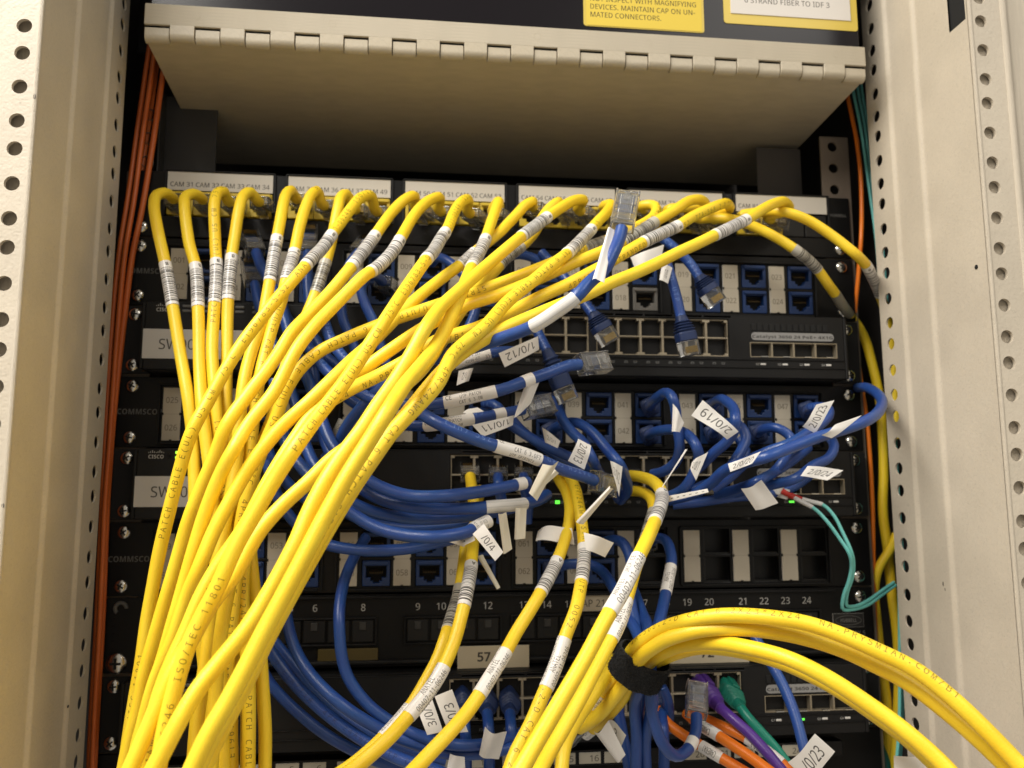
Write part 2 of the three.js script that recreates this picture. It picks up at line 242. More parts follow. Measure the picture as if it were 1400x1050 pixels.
  // paint chips and scuffs on the uprights
  const chip = (x, y, z, w, h, sx) => part('paint_chip', new THREE.CylinderGeometry(1, 1, 0.00012, 7).rotateZ(sx ? Math.PI / 2 : 0).rotateX(sx ? 0 : Math.PI / 2).scale(sx ? 1 : w, h, sx ? w : 1), mat({ color: lin(0.06, 0.05, 0.04), roughness: 0.8 }), rack, x, y, z);
  chip(-0.2440, -0.0185, 0.1372, 0.0006, 0.0016, false); chip(-0.2440, -0.213, 0.1372, 0.0006, 0.0012, false); chip(-0.2446, -0.225, 0.1372, 0.0004, 0.0009, false);
  chip(-0.2402, -0.318, 0.052, 0.0012, 0.0008, true); chip(0.2440, -0.259, 0.075, 0.0006, 0.0014, true); chip(0.2440, -0.262, 0.0765, 0.0004, 0.0009, true); chip(0.2426, -0.118, 0.0535, 0.0003, 0.0035, true); chip(0.2426, -0.196, 0.0505, 0.0003, 0.004, true);
}

// ------------------------------------------------------------------ fibre enclosure at the top
{
  const e = thing('fibre_enclosure', 'beige fibre enclosure with a hinged bottom flap and smoked door', 'enclosure');
  const xl = -0.2196, xr = 0.2251, w = xr - xl, xc = (xl + xr) / 2, zf = 0.06, yb = 0.0565, yt = 0.0782;
  part('smoked_door', rbox(w - 0.004, 0.16, 0.004, 0.001, xc, yt + 0.0805, zf - 0.004), M.gloss, e);
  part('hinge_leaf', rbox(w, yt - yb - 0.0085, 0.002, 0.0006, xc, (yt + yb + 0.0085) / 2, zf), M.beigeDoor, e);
  const n = 31, p = w / n;
  for (let i = 0; i < n; i++) {
    const low = i % 2 === 0, x = xl + (i + 0.5) * p;
    // barrel segments, those of the leaf flush with it, those of the flap set lower with a gap above
    const sh = new THREE.Shape(); const top = low ? yb + 0.0068 : yb + 0.0086, r = 0.0036, zo = low ? -0.0002 : 0.0008, bot = low ? yb - 0.0007 : yb;
    sh.moveTo(zo, top); sh.lineTo(zo - 0.0030, top); sh.lineTo(zo - 0.0074, bot + r); sh.absarc(zo - r, bot + r, r, Math.PI, Math.PI * 2, false); sh.lineTo(zo, top);
    const g = new THREE.ExtrudeGeometry(sh, { depth: p - 0.0009, bevelEnabled: true, bevelSize: 0.0002, bevelThickness: 0.0002, bevelSegments: 1, curveSegments: 8 });
    g.rotateY(-Math.PI / 2).scale(1, 1, 1); // shape x -> z
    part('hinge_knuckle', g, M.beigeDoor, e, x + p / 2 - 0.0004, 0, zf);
  }
  // the flap, seen from below
  const L = 0.165, flap = rbox(w - 0.001, 0.0022, L, 0.0007, 0, 0, -L / 2, 3);
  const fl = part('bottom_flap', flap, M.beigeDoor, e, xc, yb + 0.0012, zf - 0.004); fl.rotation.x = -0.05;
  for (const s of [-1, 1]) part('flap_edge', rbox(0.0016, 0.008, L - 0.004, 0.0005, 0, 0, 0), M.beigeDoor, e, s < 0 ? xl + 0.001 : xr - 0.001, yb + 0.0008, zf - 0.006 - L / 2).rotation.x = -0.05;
  part('enclosure_body', box(w - 0.006, 0.2, 0.24), M.cavity, e, xc, yb + 0.115, zf - 0.14);
  part('mounting_bracket', rbox(0.034, 0.062, 0.0016, 0.0005), M.gunmetal, e, -0.2115, 0.030, -0.024); part('bracket_edge', rbox(0.0012, 0.062, 0.012, 0.0004), M.gunmetal, e, -0.2288, 0.030, -0.018);
  part('mounting_bracket', rbox(0.034, 0.05, 0.0016, 0.0005), M.cavity, e, 0.2045, 0.022, -0.03);
  for (const s of [-1, 1]) { part('rack_ear', rbox(0.024, 0.16, 0.002, 0.0006), M.charcoal, e, s * 0.2335, 0.165, -0.012); part('added_light_block', rbox(0.0205, 0.003, 0.085, 0.0006), M.charcoal, e, s * 0.2335, 0.142, 0.028); }  // unseen covers added above the ears to stop light dropping down the gaps
  for (const x of [-0.19, -0.112, 0.012, 0.082, 0.148, 0.205]) part('weld_mark', new THREE.TorusGeometry(0.0022, 0.00012, 6, 24), M.beigeDoor, e, x, yb + 0.0155, zf + 0.00098);
  const wl = new THREE.Group(); wl.name = 'warning_label'; e.add(wl);
  const yl = rectShape(0.0416, 0.0824, 0.1193, 0.1125, 0.002); part('label_base', slab(yl, 0.0003), M.labelYellow, wl, 0, 0, zf - 0.0019);
  part('label_print', uvCell(new THREE.PlaneGeometry(0.0745, 0.0277), 'warning'), M.paper, wl, 0.0806, 0.0969, zf - 0.0014);
  const nl = new THREE.Group(); nl.name = 'name_label'; e.add(nl);
  part('label_base', slab(rectShape(0.1325, 0.0902, 0.2225, 0.1225, 0.002), 0.0003), M.labelYellow, nl, 0, 0, zf - 0.0019);
  part('label_paper', cardGeometry('namepaper', 0.0806, 0.0150), M.paper, nl, 0.1774, 0.1045, zf - 0.0013);
}

// ------------------------------------------------------------------ shared hardware
const U = 0.04445;
function screwParts(parent, x, y, z) {
  const sc = new THREE.Group(); sc.name = 'screw'; sc.position.set(x, y, z); sc.rotation.z = rnd() * 3; parent.add(sc);
  const pts = []; for (let i = 0; i <= 6; i++) { const a = i / 6 * Math.PI / 2; pts.push(new THREE.Vector2(0.0041 * Math.cos(a) + 0.00001, 0.0022 * Math.sin(a))); } pts.unshift(new THREE.Vector2(0.0041, -0.001)); 
  screwParts.head ??= new THREE.LatheGeometry(pts, 20).rotateX(Math.PI / 2);
  screwParts.slot ??= merge([box(0.0042, 0.0009, 0.0006), box(0.0009, 0.0042, 0.0007)]);
  part('screw_head', screwParts.head, M.steel, sc); part('cross_slot', screwParts.slot, M.pit, sc, 0, 0, 0.0021);
  return sc;
}
function portHole(shape, x, y, w, h, up) {                             // outline of an RJ45 opening: latch notch up or down
  const k = up ? 1 : -1, a = w / 2, b = h / 2;
  hole(shape, [[x - a, y - k * b], [x - a, y + k * b * 0.35], [x - a * 0.55, y + k * b * 0.35], [x - a * 0.55, y + k * b * 0.75], [x - a * 0.28, y + k * b * 0.75], [x - a * 0.28, y + k * b], [x + a * 0.28, y + k * b], [x + a * 0.28, y + k * b * 0.75], [x + a * 0.55, y + k * b * 0.75], [x + a * 0.55, y + k * b * 0.35], [x + a, y + k * b * 0.35], [x + a, y - k * b]]);
}
const jackFace = (() => { const s = rectShape(-0.0083, -0.0072, 0.0083, 0.0072, 0.0006); portHole(s, 0, -0.0006, 0.0122, 0.0096, false); return slab(s, 0.006, 0.0004, 3); })();
const jackLip = rbox(0.0150, 0.0022, 0.0022, 0.0006);
const pitBox = box(0.0126, 0.0100, 0.001);
const contactRow = merge(Array.from({ length: 8 }, (_, i) => box(0.0005, 0.0004, 0.006, (i - 3.5) * 0.00105, 0, 0).rotateX(0.35)));
function jack(parent, material, x, y, z, tilt = 0) {
  const j = new THREE.Group(); j.name = 'jack'; j.position.set(x, y, z); j.rotation.x = tilt; parent.add(j);
  part('jack_face', jackFace, material, j, 0, 0, -0.006); part('jack_lip', jackLip, material, j, 0, 0.0058, 0.0004);
  part('jack_cavity', pitBox, M.pit, j, 0, -0.0006, -0.0066); part('jack_contacts', contactRow, M.dullGold, j, 0, 0.0012, -0.0035);
  return j;
}
function unit(name, label, category, y0) { return thing(name, label, category, null, V(0, y0, 0)); }

// ------------------------------------------------------------------ camera patch panel (top)
{
  const t = unit('patch_bay', 'top black patch panel with CAM label windows and yellow jacks', 'patch panel', 0);
  const s = rectShape(-0.2413, -U + 0.0006, 0.2413, -0.0006, 0.001), x0 = -0.2181, pitch = 0.0753, ww = 0.0656;
  for (let g = 0; g < 6; g++) rectHole(s, x0 + g * pitch - 0.0004, -0.0302, x0 + g * pitch + ww + 0.0004, -0.0135);
  part('panel_plate', slab(s, 0.002, 0.0004), M.black, t, 0, 0, -0.002);
  part('panel_body', box(0.44, 0.038, 0.05), M.pit, t, 0, -U / 2, -0.034);
  for (let g = 0; g < 6; g++) {
    const xm = x0 + g * pitch + ww / 2;
    part('label_window', cardGeometry('cam' + g, ww, 0.0122, 0.0008), M.paper, t, xm, -0.0071, 0.0005);
    part('window_frame', merge([rbox(ww + 0.003, 0.0009, 0.0022, 0.0003, xm, -0.0004, 0.0008), rbox(0.0014, 0.03, 0.0018, 0.0003, xm - ww / 2 - 0.0012, -0.0155, 0.0006), rbox(0.0014, 0.03, 0.0018, 0.0003, xm + ww / 2 + 0.0012, -0.0155, 0.0006)]), M.charcoal, t);
    for (let k = 0; k < 4; k++) { if (g === 5 && k > 1) { part('blank_cover', rbox(0.0155, 0.0156, 0.002, 0.0004), M.jackDark, t, xm - 0.0246 + k * 0.0164, -0.0219, -0.001); continue; } jack(t, M.jackYellow, xm - 0.0246 + k * 0.0164, -0.0218, 0.0012).scale.set(0.965, 1.06, 1); }
  }
  screwParts(t, 0.23255, -0.0381, 0.0004); screwParts(t, -0.23255, -0.0381, 0.0004);
  part('maker_print', lettering('HUBBELL', 0.0020), M.printDim, t, 0.2325, -0.0135, 0.0003);
}

// ------------------------------------------------------------------ blue jack patch panels
const stripX = []; for (let g = 0; g < 4; g++) for (let k = 0; k < 3; k++) stripX.push(-0.2083 + g * 0.1092 + k * 0.0329);
function jackPanel(n, row, label, firstStrip, emptyFrom) {
  const t = unit('patch_bay', label, 'patch panel', -row * U);
  const s = rectShape(-0.2413, -U + 0.0005, 0.2413, -0.0005, 0.001);
  for (let i = 0; i < 12; i++) for (const y of [-0.0146, -0.0324]) rectHole(s, stripX[i] + 0.0082, y - 0.0080, stripX[i] + 0.0258, y + 0.0080);
  part('panel_plate', slab(s, 0.002, 0.0003), M.black, t, 0, 0, -0.002);
  part('panel_body', box(0.44, 0.038, 0.05), M.pit, t, 0, -U / 2, -0.038);
  const ribs = []; for (let g = 0; g < 4; g++) ribs.push(rbox(0.0985, 0.0012, 0.0026, 0.0004, stripX[g * 3 + 1] + 0.009, -0.0052, 0.0008), rbox(0.0985, 0.0012, 0.0026, 0.0004, stripX[g * 3 + 1] + 0.009, -0.0420, 0.0008), rbox(0.0012, 0.0365, 0.0026, 0.0004, stripX[g * 3] - 0.0075, -0.0236, 0.0008), rbox(0.0012, 0.0365, 0.0026, 0.0004, stripX[g * 3 + 2] + 0.0275, -0.0236, 0.0008));
  part('bezel_rim', merge(ribs), M.charcoal, t);
  for (let i = 0; i < 12; i++) {
    part('label_strip', cardGeometry('strip' + (firstStrip + i), 0.0106, 0.0325, 0.0012), M.paper, t, stripX[i], -0.0236, 0.0007);
    part('strip_clip', merge([box(0.0009, 0.0016, 0.0006, -0.0051, 0, 0), box(0.0009, 0.0016, 0.0006, 0.0051, 0, 0), box(0.0016, 0.0009, 0.0006, 0, -0.0162, 0)]), M.black, t, stripX[i], -0.0236, 0.0014);
    for (const y of [-0.0146, -0.0324]) {
      const x = stripX[i] + 0.017;
      if (i >= emptyFrom) part('empty_bay', merge([box(0.0176, 0.016, 0.001, 0, 0, -0.012), box(0.0174, 0.0012, 0.01, 0, -0.0076, -0.006), box(0.0012, 0.016, 0.01, -0.0082, 0, -0.006)]), M.jackDark, t, x, y, 0);
      else { const j = jack(t, n === 0 && i === 8 && y < -0.03 ? M.jackGrey : M.jackBlue, x, y, 0.0006, y > -0.02 ? 0.06 : 0.04); j.scale.set(1.02, 1.08, 1); }
    }
  }
  for (const x of [-0.23255, 0.23255]) for (const y of [-0.00635, -0.0381]) screwParts(t, x, y, 0.0004);
  part('maker_print', lettering('COMMSCOPE', 0.0034), M.printDim, t, -0.2262, -0.0222, 0.0003);
}
jackPanel(0, 1, 'blue jack patch panel directly under the yellow jack panel', 1, 99);
jackPanel(1, 3, 'blue jack patch panel between the first and second switches', 13, 99);
jackPanel(2, 5, 'patch panel below the second switch with empty bays at its right end', 25, 8);

// ------------------------------------------------------------------ switches
const portFrame = (() => { const s = rectShape(-0.0073, -0.0061, 0.0073, 0.0061); hole(s, [[-0.0066, -0.0056], [-0.0066, 0.0042], [-0.0048, 0.0042], [-0.0048, 0.0055], [0.0048, 0.0055], [0.0048, 0.0042], [0.0066, 0.0042], [0.0066, -0.0056]]); return slab(s, 0.008, 0.0002); })();
const portFrameDown = portFrame.clone().rotateZ(Math.PI);
const portFloor = box(0.0140, 0.0118, 0.0006);
function networkSwitch(row, label, sticker, lit) {
  const t = unit('network_switch', label, 'switch', -row * U), zf = 0.018;
  part('chassis', rbox(0.440, 0.0425, 0.30, 0.0008, 0, -U / 2, -0.137), M.charcoal, t);
  const s = rectShape(-0.2222, -0.0428, 0.2222, -0.0014, 0.0012), px = (c) => 0.1356 - (c > 5 ? 0.0050 : 0) - c * 0.0146;
  rectHole(s, px(11) - 0.0074, -0.0290, px(6) + 0.0074, -0.0044); rectHole(s, px(5) - 0.0074, -0.0290, px(0) + 0.0074, -0.0044);
  rectHole(s, 0.1572, -0.0290, 0.2170, -0.0192);
  for (let i = 0; i < 9; i++) rectHole(s, -0.03 + i * 0.0196, -0.0032, -0.03 + i * 0.0196 + 0.0180, -0.00215);
  part('face_plate', slab(s, 0.006, 0.0006), M.charcoal, t, 0, 0, zf - 0.006);
  for (const sx of [-1, 1]) { part('rack_ear', rbox(0.0185, 0.0424, 0.002, 0.0006, sx * 0.2316, -U / 2, 0.0016), M.charcoal, t); part('ear_wedge', rbox(0.0022, 0.0410, 0.018, 0.0008, sx * 0.2232, -U / 2, 0.0095), M.charcoal, t); for (const y of [-0.00635, -0.0381]) screwParts(t, sx * 0.23255, y, 0.0028); }
  for (let c = 0; c < 12; c++) { part('port', portFrame, M.portMetal, t, px(c), -0.0106, zf - 0.0090); part('port', portFrameDown, M.portMetal, t, px(c), -0.0228, zf - 0.0090); part('port_floor', portFloor, M.pit, t, px(c), -0.0106, zf - 0.0094); part('port_floor', portFloor, M.pit, t, px(c), -0.0228, zf - 0.0094); }
  const marks = []; for (let c = 0; c < 12; c++) for (const d of [-0.0030, 0.0030]) { const m = new THREE.Shape(); m.moveTo(-0.0013, -0.0007); m.lineTo(0.0013, -0.0007); m.lineTo(0.0009, 0.0008); m.lineTo(-0.0009, 0.0008); m.closePath(); hole(m, [[-0.0006, -0.0004], [-0.0004, 0.0003], [0.0004, 0.0003], [0.0006, -0.0004]]); marks.push(new THREE.ShapeGeometry(m).rotateZ(d > 0 ? Math.PI : 0).translate(px(c) + d, -0.0336, 0)); }
  part('port_marks', merge(marks), M.lens, t, 0, 0, zf + 0.0002);
  part('led_channel', merge([rbox(0.372, 0.0007, 0.0012, 0.0003, 0.036, -0.0309, 0), rbox(0.372, 0.0007, 0.0012, 0.0003, 0.036, -0.0362, 0)]), M.black, t, 0, 0, zf + 0.0001);
  // uplink bay on the right
  part('vent_bar', merge(Array.from({ length: 13 }, (_, i) => rbox(0.0030, 0.0048, 0.0010, 0.0003, 0.1600 + i * 0.0041, -0.0093, 0))), M.pit, t, 0, 0, zf + 0.0002);
  const pill = new THREE.ShapeGeometry(rectShape(-0.0284, -0.0026, 0.0284, 0.0026, 0.0025), 8), u = pill.attributes.uv; for (let i = 0; i < u.count; i++) u.setXY(i, (pill.attributes.position.getX(i) + 0.0284) / 0.0568, (pill.attributes.position.getY(i) + 0.0026) / 0.0052);
  part('model_plate', uvCell(pill, 'pill'), M.paper, t, 0.1866, -0.0152, zf + 0.0003);
  for (let i = 0; i < 4; i++) { const x = 0.1647 + i * 0.01495, f = rectShape(-0.0074, -0.0049, 0.0074, 0.0049); rectHole(f, -0.0070, -0.0045, 0.0070, 0.0045); part('uplink_slot', slab(f, 0.010), M.portMetal, t, x, -0.0241, zf - 0.010); part('slot_floor', box(0.0142, 0.0092, 0.0006), M.pit, t, x, -0.0241, zf - 0.0105); part('slot_latch', box(0.005, 0.0006, 0.002), M.steel, t, x + 0.002, -0.0287, zf - 0.0004); part('indicator', rbox(0.0036, 0.0013, 0.0006, 0.0003, x - 0.0005 + 0.0014, -0.0337, zf + 0.0002), lit && i === 1 ? M.green : M.white, t); part('slot_number', lettering('G' + (i + 1), 0.0014, fontThin), M.print, t, x - 0.0029, -0.0337, zf + 0.0003); }
  // left end: logo, mode lamps, sticker
  const lg = new THREE.Group(); lg.name = 'logo'; t.add(lg); lg.position.set(-0.2115, -0.0042, zf + 0.0003);
  part('wordmark', lettering('CISCO', 0.0022), M.print, lg, 0, -0.0021, 0);
  part('bars', merge([0.5, 0.9, 1.6, 0.9, 0.5, 0.9, 1.6, 0.9, 0.5].map((h, i) => box(0.0004, 0.0010 * h, 0.0002, (i - 4) * 0.00105, 0.0006 * h, 0))), M.print, lg);
  part('mode_button', new THREE.CylinderGeometry(0.0012, 0.0012, 0.001, 16).rotateX(Math.PI / 2), M.black, t, -0.2042, -0.0058, zf + 0.0003);
  for (let k = 0; k < 6; k++) for (const y of [-0.0038, -0.0068]) part('mode_lamp', rbox(0.0056, 0.0017, 0.0010, 0.0005, -0.1978 + k * 0.0103, y, zf + 0.0002), lit && k === 0 ? M.lime : M.lens, t);
  if (sticker) part('name_sticker', cardGeometry(sticker, 0.058, 0.0180), M.paper, t, -0.1937, row === 2 ? -0.0273 : -0.0268, zf + 0.0003);
  if (lit) { const leds = row === 4 ? [7, 7.42] : [7.2]; for (const c of leds) part('port_lamp', rbox(0.0030, 0.0022, 0.0006, 0.0003, 0.1356 - 0.005 - c * 0.0146 + 0.0065, -0.0336, zf + 0.0004), M.green, t); }
}
networkSwitch(2, 'uppermost network switch, open ports, between the first two blue panels', 'sw1', false);
networkSwitch(4, 'second network switch with lime status lamps and white sticker', 'sw2', true);
networkSwitch(7, 'lowest network switch behind the black strap and arched yellow cables', null, true);

// ------------------------------------------------------------------ numbered panel with flip labels
{
  const t = unit('patch_bay', 'black numbered patch panel with cream 57 and 65 - 72 plates', 'patch panel', -6 * U);
  part('panel_plate', rbox(0.4826, U - 0.001, 0.002, 0.0005, 0, -U / 2, -0.001), M.black, t);
  part('panel_body', box(0.44, 0.038, 0.05), M.pit, t, 0, -U / 2, -0.03);
  part('upper_ridge', rbox(0.43, 0.0016, 0.003, 0.0006, 0, -0.0022, 0.001), M.charcoal, t);
  part('lower_ridge', rbox(0.43, 0.0030, 0.005, 0.0012, 0, -0.0408, 0.0015), M.charcoal, t);
  const starts = [[1, -0.1985], [5, -0.1330], [9, -0.0562], [13, 0.0100], [17, 0.0865], [21, 0.1523]];
  for (const [n, x] of starts) {
    for (let k = 0; k < 4; k++) {
      part('port_number', lettering(String(n + k), 0.0042, fontThin), M.print, t, x + k * 0.0145, -0.0083, 0.0003);
      const d = new THREE.Group(); d.name = 'dust_door'; d.position.set(x + k * 0.0145, -0.0222, 0.001); t.add(d);
      part('door_leaf', rbox(0.0128, 0.0130, 0.0016, 0.0004), M.jackDark, d); part('door_tab', rbox(0.0042, 0.0050, 0.0012, 0.0005), M.gunmetal, d, 0, 0.0030, 0.0009);
    }
    part('door_frame', merge([rbox(0.0605, 0.0012, 0.003, 0.0004, x + 0.0218, -0.0146, 0.001), rbox(0.0012, 0.016, 0.003, 0.0004, x - 0.0079, -0.0224, 0.001), rbox(0.0012, 0.016, 0.003, 0.0004, x + 0.0515, -0.0224, 0.001), rbox(0.0605, 0.0012, 0.003, 0.0004, x + 0.0218, -0.0302, 0.001)]), M.charcoal, t);
  }
  part('number_plate', cardGeometry('plate57', 0.0442, 0.0132), M.paper, t, -0.0097, -0.0386, 0.0046);
  part('number_plate', cardGeometry('plate65', 0.0815, 0.0138), M.paper, t, 0.1127, -0.0393, 0.0046);
  part('amber_plate', rbox(0.036, 0.009, 0.0012, 0.0004), mat({ color: lin(0.085, 0.06, 0.012), roughness: 0.4 }), t, -0.098, -0.0368, 0.0016);
  part('name_sticker', cardGeometry('ap21', 0.024, 0.0096), M.paper, t, 0.0545, -0.0080, 0.0006);
  part('maker_badge', cardGeometry('hubbell', 0.0212, 0.0090), M.paper, t, 0.2235, -0.0215, 0.0004);
  part('category_print', lettering('CATEGORY 5', 0.0028), M.printDim, t, 0.2235, -0.0296, 0.0003);
  screwParts(t, -0.23255, -0.0381, 0.0004).scale.set(1.5, 1.5, 1.2); screwParts(t, 0.23255, -0.00635, 0.0004);
  part('open_slot', new THREE.TorusGeometry(0.0032, 0.0012, 8, 20, Math.PI * 1.3), M.printDim, t, -0.2320, -0.0066, 0.0002);
}
// ------------------------------------------------------------------ bottom panel with number stickers
{
  const t = unit('patch_bay', 'bottom black panel with a row of small cream number stickers', 'patch panel', -8 * U);
  part('panel_plate', rbox(0.4826, U - 0.001, 0.002, 0.0005, 0, -U / 2, -0.001), M.black, t);
  part('sticker_ledge', rbox(0.42, 0.0092, 0.012, 0.0008, 0, -0.0092, 0.005), M.black, t);
  for (let i = 1; i <= 24; i++) part('number_sticker', cardGeometry('num' + i, 0.0132, 0.0064), M.paper, t, -0.1930 + (i - 1) * 0.01555 + Math.floor((i - 1) / 6) * 0.004, -0.0092, 0.0114);
  part('panel_body', box(0.44, 0.038, 0.05), M.pit, t, 0, -U / 2, -0.03);
}

// ------------------------------------------------------------------ cables
function frames(points, r0) {                                         // parallel-transported frames along a smooth curve
  const curve = new THREE.CatmullRomCurve3(points, false, 'centripetal'); curve.arcLengthDivisions = 400;
  const len = curve.getLength(), n = Math.max(12, Math.ceil(len / 0.0032)), P = [], T = [], N = [], B = [];
  const ph = rnd() * 50;
  for (let i = 0; i <= n; i++) { const t = i / n, p = curve.getPointAt(t), w = Math.min(1, Math.min(i, n - i) / 6) * r0 * 0.10, s = t * len; p.x += w * noise.noise(s * 28, ph, 1.3); p.y += w * noise.noise(s * 28, ph, 7.7); p.z += w * noise.noise(s * 28, ph, 4.1); P.push(p); }
  for (let i = 0; i <= n; i++) T.push(P[Math.min(n, i + 1)].clone().sub(P[Math.max(0, i - 1)]).normalize());
  let nrm = V(0, 0, 1).addScaledVector(T[0], -T[0].z); if (nrm.length() < 0.1) nrm = V(0, 1, 0).addScaledVector(T[0], -T[0].y); nrm.normalize();
  for (let i = 0; i <= n; i++) { if (i) { nrm.addScaledVector(T[i], -nrm.dot(T[i])).normalize(); } N.push(nrm.clone()); B.push(T[i].clone().cross(nrm).normalize()); }
  return { P, T, N, B, n, len };
}
function faceTurn(f, i) { const v = V(-0.06, -0.2, 0.56).sub(f.P[i]).normalize(); return Math.atan2(v.dot(f.B[i]), v.dot(f.N[i])); }   // angle of the side that faces out of the rack
function tube(f, r, i0, i1, radial, uvf, turn = 0, caps = true, wob = 0) {
  const pos = [], nor = [], uv = [], idx = [];
  for (let i = i0; i <= i1; i++) for (let k = 0; k <= radial; k++) {
    const a = k / radial * Math.PI * 2 + turn + Math.PI, c = Math.cos(a), s = Math.sin(a), d = f.N[i].clone().multiplyScalar(c).addScaledVector(f.B[i], s), q = r * (1 + wob * Math.sin(a * 2 + i * 0.35) * 0.5);
    pos.push(f.P[i].x + d.x * q, f.P[i].y + d.y * q, f.P[i].z + d.z * q); nor.push(d.x, d.y, d.z); uv.push(...uvf(i, k / radial));
  }
  const w = radial + 1; for (let i = 0; i < i1 - i0; i++) for (let k = 0; k < radial; k++) { const a = i * w + k; idx.push(a, a + 1, a + w, a + 1, a + w + 1, a + w); }
  if (caps) for (const [i, sgn] of [[i0, -1], [i1, 1]]) { const c = pos.length / 3, t = f.T[i]; pos.push(f.P[i].x, f.P[i].y, f.P[i].z); nor.push(t.x * sgn, t.y * sgn, t.z * sgn); uv.push(...uvf(i, 0.1)); const b = (i - i0) * w; for (let k = 0; k < radial; k++) sgn < 0 ? idx.push(c, b + k + 1, b + k) : idx.push(c, b + k, b + k + 1); }
  const g = new THREE.BufferGeometry(); g.setAttribute('position', new THREE.Float32BufferAttribute(pos, 3)); g.setAttribute('normal', new THREE.Float32BufferAttribute(nor, 3)); g.setAttribute('uv', new THREE.Float32BufferAttribute(uv, 2)); g.setIndex(idx); return g;
}
const nearest = (f, q) => { let b = 0, m = 9; f.P.forEach((p, i) => { const d = p.distanceTo(q); if (d < m) { m = d; b = i; } }); return b; };
// clear plug: origin at the cable entry, +z towards the contacts, latch on the -y side
const plugBody = merge([rbox(0.0009, 0.0074, 0.0215, 0.0003, -0.0054, 0, 0.01075), rbox(0.0009, 0.0074, 0.0215, 0.0003, 0.0054, 0, 0.01075), rbox(0.0099, 0.0009, 0.0205, 0.0003, 0, -0.0031, 0.0106), rbox(0.0099, 0.0009, 0.0110, 0.0003, 0, 0.0033, 0.0056), rbox(0.0099, 0.0034, 0.0014, 0.0003, 0, -0.0009, 0.0206), rbox(0.0099, 0.0022, 0.0024, 0.0004, 0, 0.0018, 0.0058), rbox(0.0099, 0.0020, 0.0016, 0.0004, 0, 0.0019, 0.0125), rbox(0.0099, 0.0012, 0.0070, 0.0003, 0, -0.0018, 0.0165)]);
const plugLatch = merge([rbox(0.0060, 0.0009, 0.0130, 0.0003).rotateX(0.24).translate(0, -0.0054, 0.0085), rbox(0.0032, 0.0009, 0.0060, 0.0003, 0, -0.0040, 0.0172)]);
const plugContacts = merge(Array.from({ length: 8 }, (_, i) => box(0.00036, 0.0024, 0.0040, (i - 3.5) * 0.00104, 0.0022, 0.0188)));
const plugWires = merge(Array.from({ length: 8 }, (_, i) => new THREE.CylinderGeometry(0.00042, 0.00042, 0.0100, 6).rotateX(Math.PI / 2).translate((i - 3.5) * 0.00095, 0.0004, 0.0150)));
const wireMat = { yellow: mat({ color: lin(0.35, 0.26, 0.08), roughness: 0.5 }), blue: mat({ color: lin(0.04, 0.09, 0.25), roughness: 0.5 }) };
const upFor = (axis) => { let up = V(0, 1, 0.35); if (Math.abs(axis.dot(up.clone().normalize())) > 0.9) up = V(0, 0, 1); return up; };
function placeAlong(o, at, axis, up) { const z = axis.clone().normalize(), x = up.clone().cross(z).normalize(), y = z.clone().cross(x); o.quaternion.setFromRotationMatrix(new THREE.Matrix4().makeBasis(x, y, z)); o.position.copy(at); }
function plug(parent, at, axis, col, facing) {
  const g = new THREE.Group(); g.name = 'plug'; parent.add(g); placeAlong(g, at, axis, facing ? V(0.2, -0.1, -1) : upFor(axis));
  part('plug_body', plugBody, M.clear, g); part('latch', plugLatch, M.clear, g); part('contacts', plugContacts, M.gold, g); part('wires', plugWires, wireMat[col] ?? wireMat.blue, g);
  return g;
}
function bootGeometry(r, L) {                                         // moulded strain relief, round at the cable, squarish at the plug, ribbed between
  const rows = 64, radial = 24, pos = [], idx = [];
  for (let i = 0; i <= rows; i++) { const t = i / rows, q = t < 0.72 ? t / 0.72 : 1, wide = r * 1.08 + (0.0060 - r * 1.08) * Math.pow(q, 1.25), tall = r * 1.08 + (0.0048 - r * 1.08) * Math.pow(q, 1.25), e = 2 + 4 * q, rib = t > 0.22 && t < 0.66 ? 0.0008 * Math.max(-0.7, Math.sin((t - 0.22) / 0.44 * Math.PI * 8)) : 0;
    for (let k = 0; k < radial; k++) { const a = k / radial * Math.PI * 2, c = Math.cos(a), s = Math.sin(a), m = Math.pow(Math.pow(Math.abs(c), e) + Math.pow(Math.abs(s), e), -1 / e); pos.push(c * m * (wide + rib), s * m * (tall + rib), t * L); } }
  for (let i = 0; i < rows; i++) for (let k = 0; k < radial; k++) { const a = i * radial + k, b = i * radial + (k + 1) % radial; idx.push(a, b, a + radial, b, b + radial, a + radial); }
  for (const [row, sg] of [[0, 1], [rows, -1]]) { const c = pos.length / 3; pos.push(0, 0, row / rows * L); for (let k = 0; k < radial; k++) { const a = row * radial + k, b = row * radial + (k + 1) % radial; sg > 0 ? idx.push(c, b, a) : idx.push(c, a, b); } }
  const g = new THREE.BufferGeometry(); g.setAttribute('position', new THREE.Float32BufferAttribute(pos, 3)); g.setIndex(idx); g.computeVertexNormals(); return g;
}
